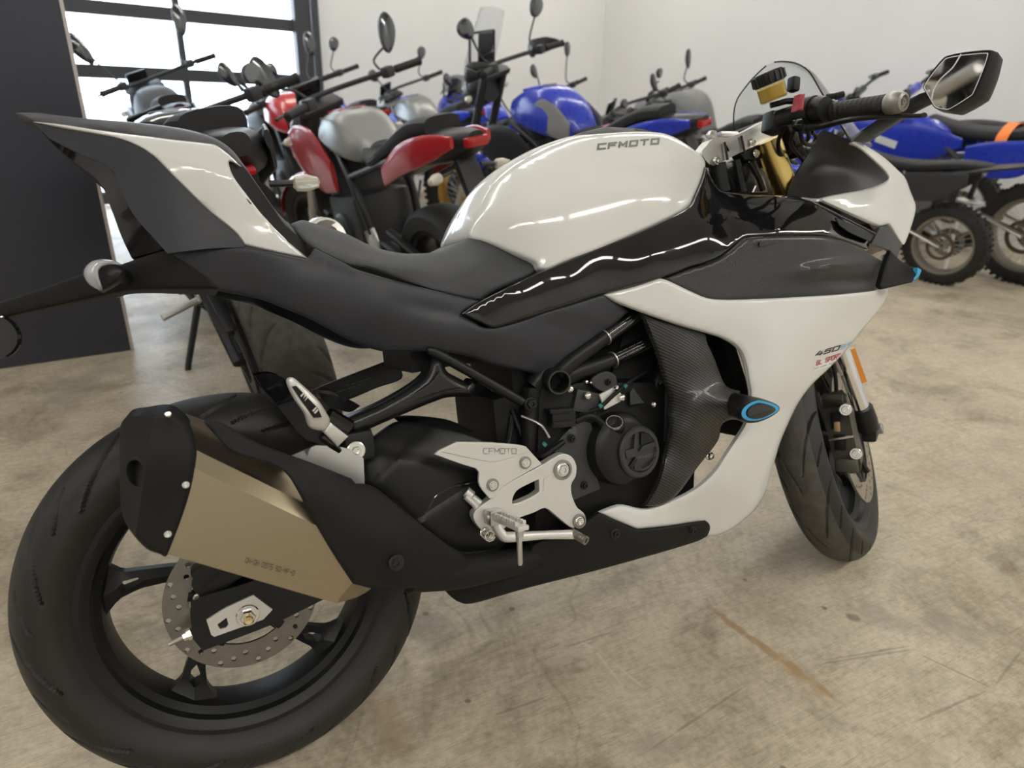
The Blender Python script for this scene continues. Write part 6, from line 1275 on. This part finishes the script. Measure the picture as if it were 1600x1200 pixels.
    if g('stand', 1): MB().tube([(.40, .13, .40), (.34, .27, .04), (.33, .29, -.03)], [.012, .011, .02], 8).build('side_stand', g('standm', 'bg_dark'), B)
    return B
street_bike('black road motorcycle with wide rear tyre showing below the near tail', (.25, 1.08), 96, dict(standx=.22, pz=.14, body='bg_gloss', accent='bg_black', signal='bg_lens', wr=.18, steer=24, bar=.90, tank=.95, mirz=.96, miry=.30, mirsize=(.04, .03), seat=.84, tread=1, noplate=1, tlz=.05, tlx=.03))
street_bike('red and silver naked motorcycle with red tail panel and round-topped mirror', (1.03, 1.68), 99, dict(body='bg_silver', accent='bg_red', shroud='bg_red', tank=.96, steer=20, plate_text=1, mirz=1.18, miry=.36, mirsize=(.052, .075), bar=1.03))
street_bike('blue adventure motorcycle with clear screen and hand guards', (2.40, 2.2), 108, dict(name='adventure_motorcycle', body='bg_blue', accent='bg_blue', shroud='bg_black', tank=1.10, seat=.88, bar=1.24, mirz=1.46, screen=.30, guards=1, pads=1, Rr=.33, Rf=.345, wb=1.55, wire=True, knob=1, wheel='bg_gold', steer=12, barx=.98))
street_bike('dark motorcycle whose leaf-shaped mirrors stand against the door panes', (.20, 3.8), 96, dict(body='bg_dark', mirsize=(.05, .085), mirz=1.32))
street_bike('black and white motorcycle half hidden by the partition', (-.60, 3.35), 96, dict(body='bg_gloss', accent='bg_white', mirsize=(.05, .06), mirz=1.2))
street_bike('faired dark motorcycle with red tank just left of the door jamb', (1.0, 3.45), 98, dict(body='bg_red', accent='bg_black', mirsize=(.05, .07), mirz=1.2, fairing='bg_dark', bar=.98))
street_bike('blue and grey motorcycle far behind the red and silver one', (1.45, 4.35), 102, dict(body='bg_blue', accent='bg_dark', mirsize=(.055, .045)))
street_bike('silver and blue motorcycle with white headlamp far back left of the adventure one', (2.35, 4.75), 102, dict(body='bg_silver', accent='bg_blue', head='bg_white', fork='bg_white', mirsize=(.055, .045)))
street_bike('blue sport motorcycle far back, right behind the adventure one', (3.05, 4.75), 104, dict(body='bg_blue', accent='bg_blue', shroud='bg_blue', fairing='bg_blue', screen=.16, mirsize=(.045, .05)))
street_bike('blue motorcycle with tall curved mirrors far back above the white tank', (3.75, 4.35), 104, dict(body='bg_blue', accent='bg_dark', fairing='bg_blue', mirsize=(.045, .055), mirz=1.36))
street_bike('black motorcycle with red tail panel behind the white tank', (3.55, 2.7), 103, dict(body='bg_black', accent='bg_red', bar=1.0, mirz=1.12, mirsize=(.04, .03)))
street_bike('grey and black touring motorcycle seen through the near windscreen', (4.45, 3.55), 97, dict(body='bg_grey', accent='bg_dark', fairing='bg_grey', tank=1.15, bar=1.10, mirsize=(.035, .07), mirz=1.30))
ribbon_bike = dirt_bike('blue off-road motorcycle at the right edge with orange ribbon over its seat', (5.0, 1.55), 92, dict(body='bg_blue', nplate='bg_white', standm='bg_white', rear='bg_black'))
dirt_bike('small dark and blue trail motorcycle left of the ribboned one', (4.42, 1.74), 100, dict(body='bg_blue', plate='bg_dark', rear='bg_black', tankm='bg_dark', scale=.78))
dirt_bike('blue off-road motorcycle next to the right wall behind the ribboned one', (5.72, 2.5), 98, dict(body='bg_blue', rear='bg_dark', nplate='bg_blue', pad='bg_black'))

street_bike('black motorcycle added behind the camera for the near mirror to reflect', (-2.6, -.9), 160, dict(body='bg_gloss', accent='bg_dark', bar=1.08), group='motorcycles added behind the camera')  # these two are added to give the near mirror something dark to reflect
street_bike('red motorcycle added behind the camera for the near mirror to reflect', (-2.5, -2.1), 165, dict(body='bg_red', accent='bg_black', bar=1.05), group='motorcycles added behind the camera')
# orange ribbon laid over the seat of the off-road motorcycle at the right edge
_M = Matrix.Translation((5.0, 1.55, 0)) @ Matrix.Rotation(R_(92), 4, 'Z') @ Matrix.Rotation(-R_(9), 4, 'X')
rib = MB(); path = [(.27, -.135, .72), (.26, -.13, .84), (.25, -.10, .94), (.25, 0, .998), (.25, .10, .94), (.25, .125, .86)]
P, _ = crm([Vector(q) for q in path], [0]*len(path), 4)
secs = [[_M @ (q+Vector((dx, 0, dz))) for dx, dz in ((-.035, 0), (.035, 0), (.035, .004), (-.035, .004))] for q in P]
rib.loft(secs); P2, _ = crm([Vector(q) for q in ((.28, -.10, .95), (.36, -.115, .94), (.44, -.13, .90), (.48, -.15, .82), (.48, -.155, .76))], [0]*5, 4)
rib.loft([[_M @ (q+Vector((0, dy, dz))) for dy, dz in ((-.0, -.022), (-.004, .022), (.004, .022), (.0, -.022))] for q in P2])
rb = rib.build('ribbon', 'bg_orange'); tag(rb, 'bright orange ribbon draped over the off-road motorcycle at right', 'ribbon')
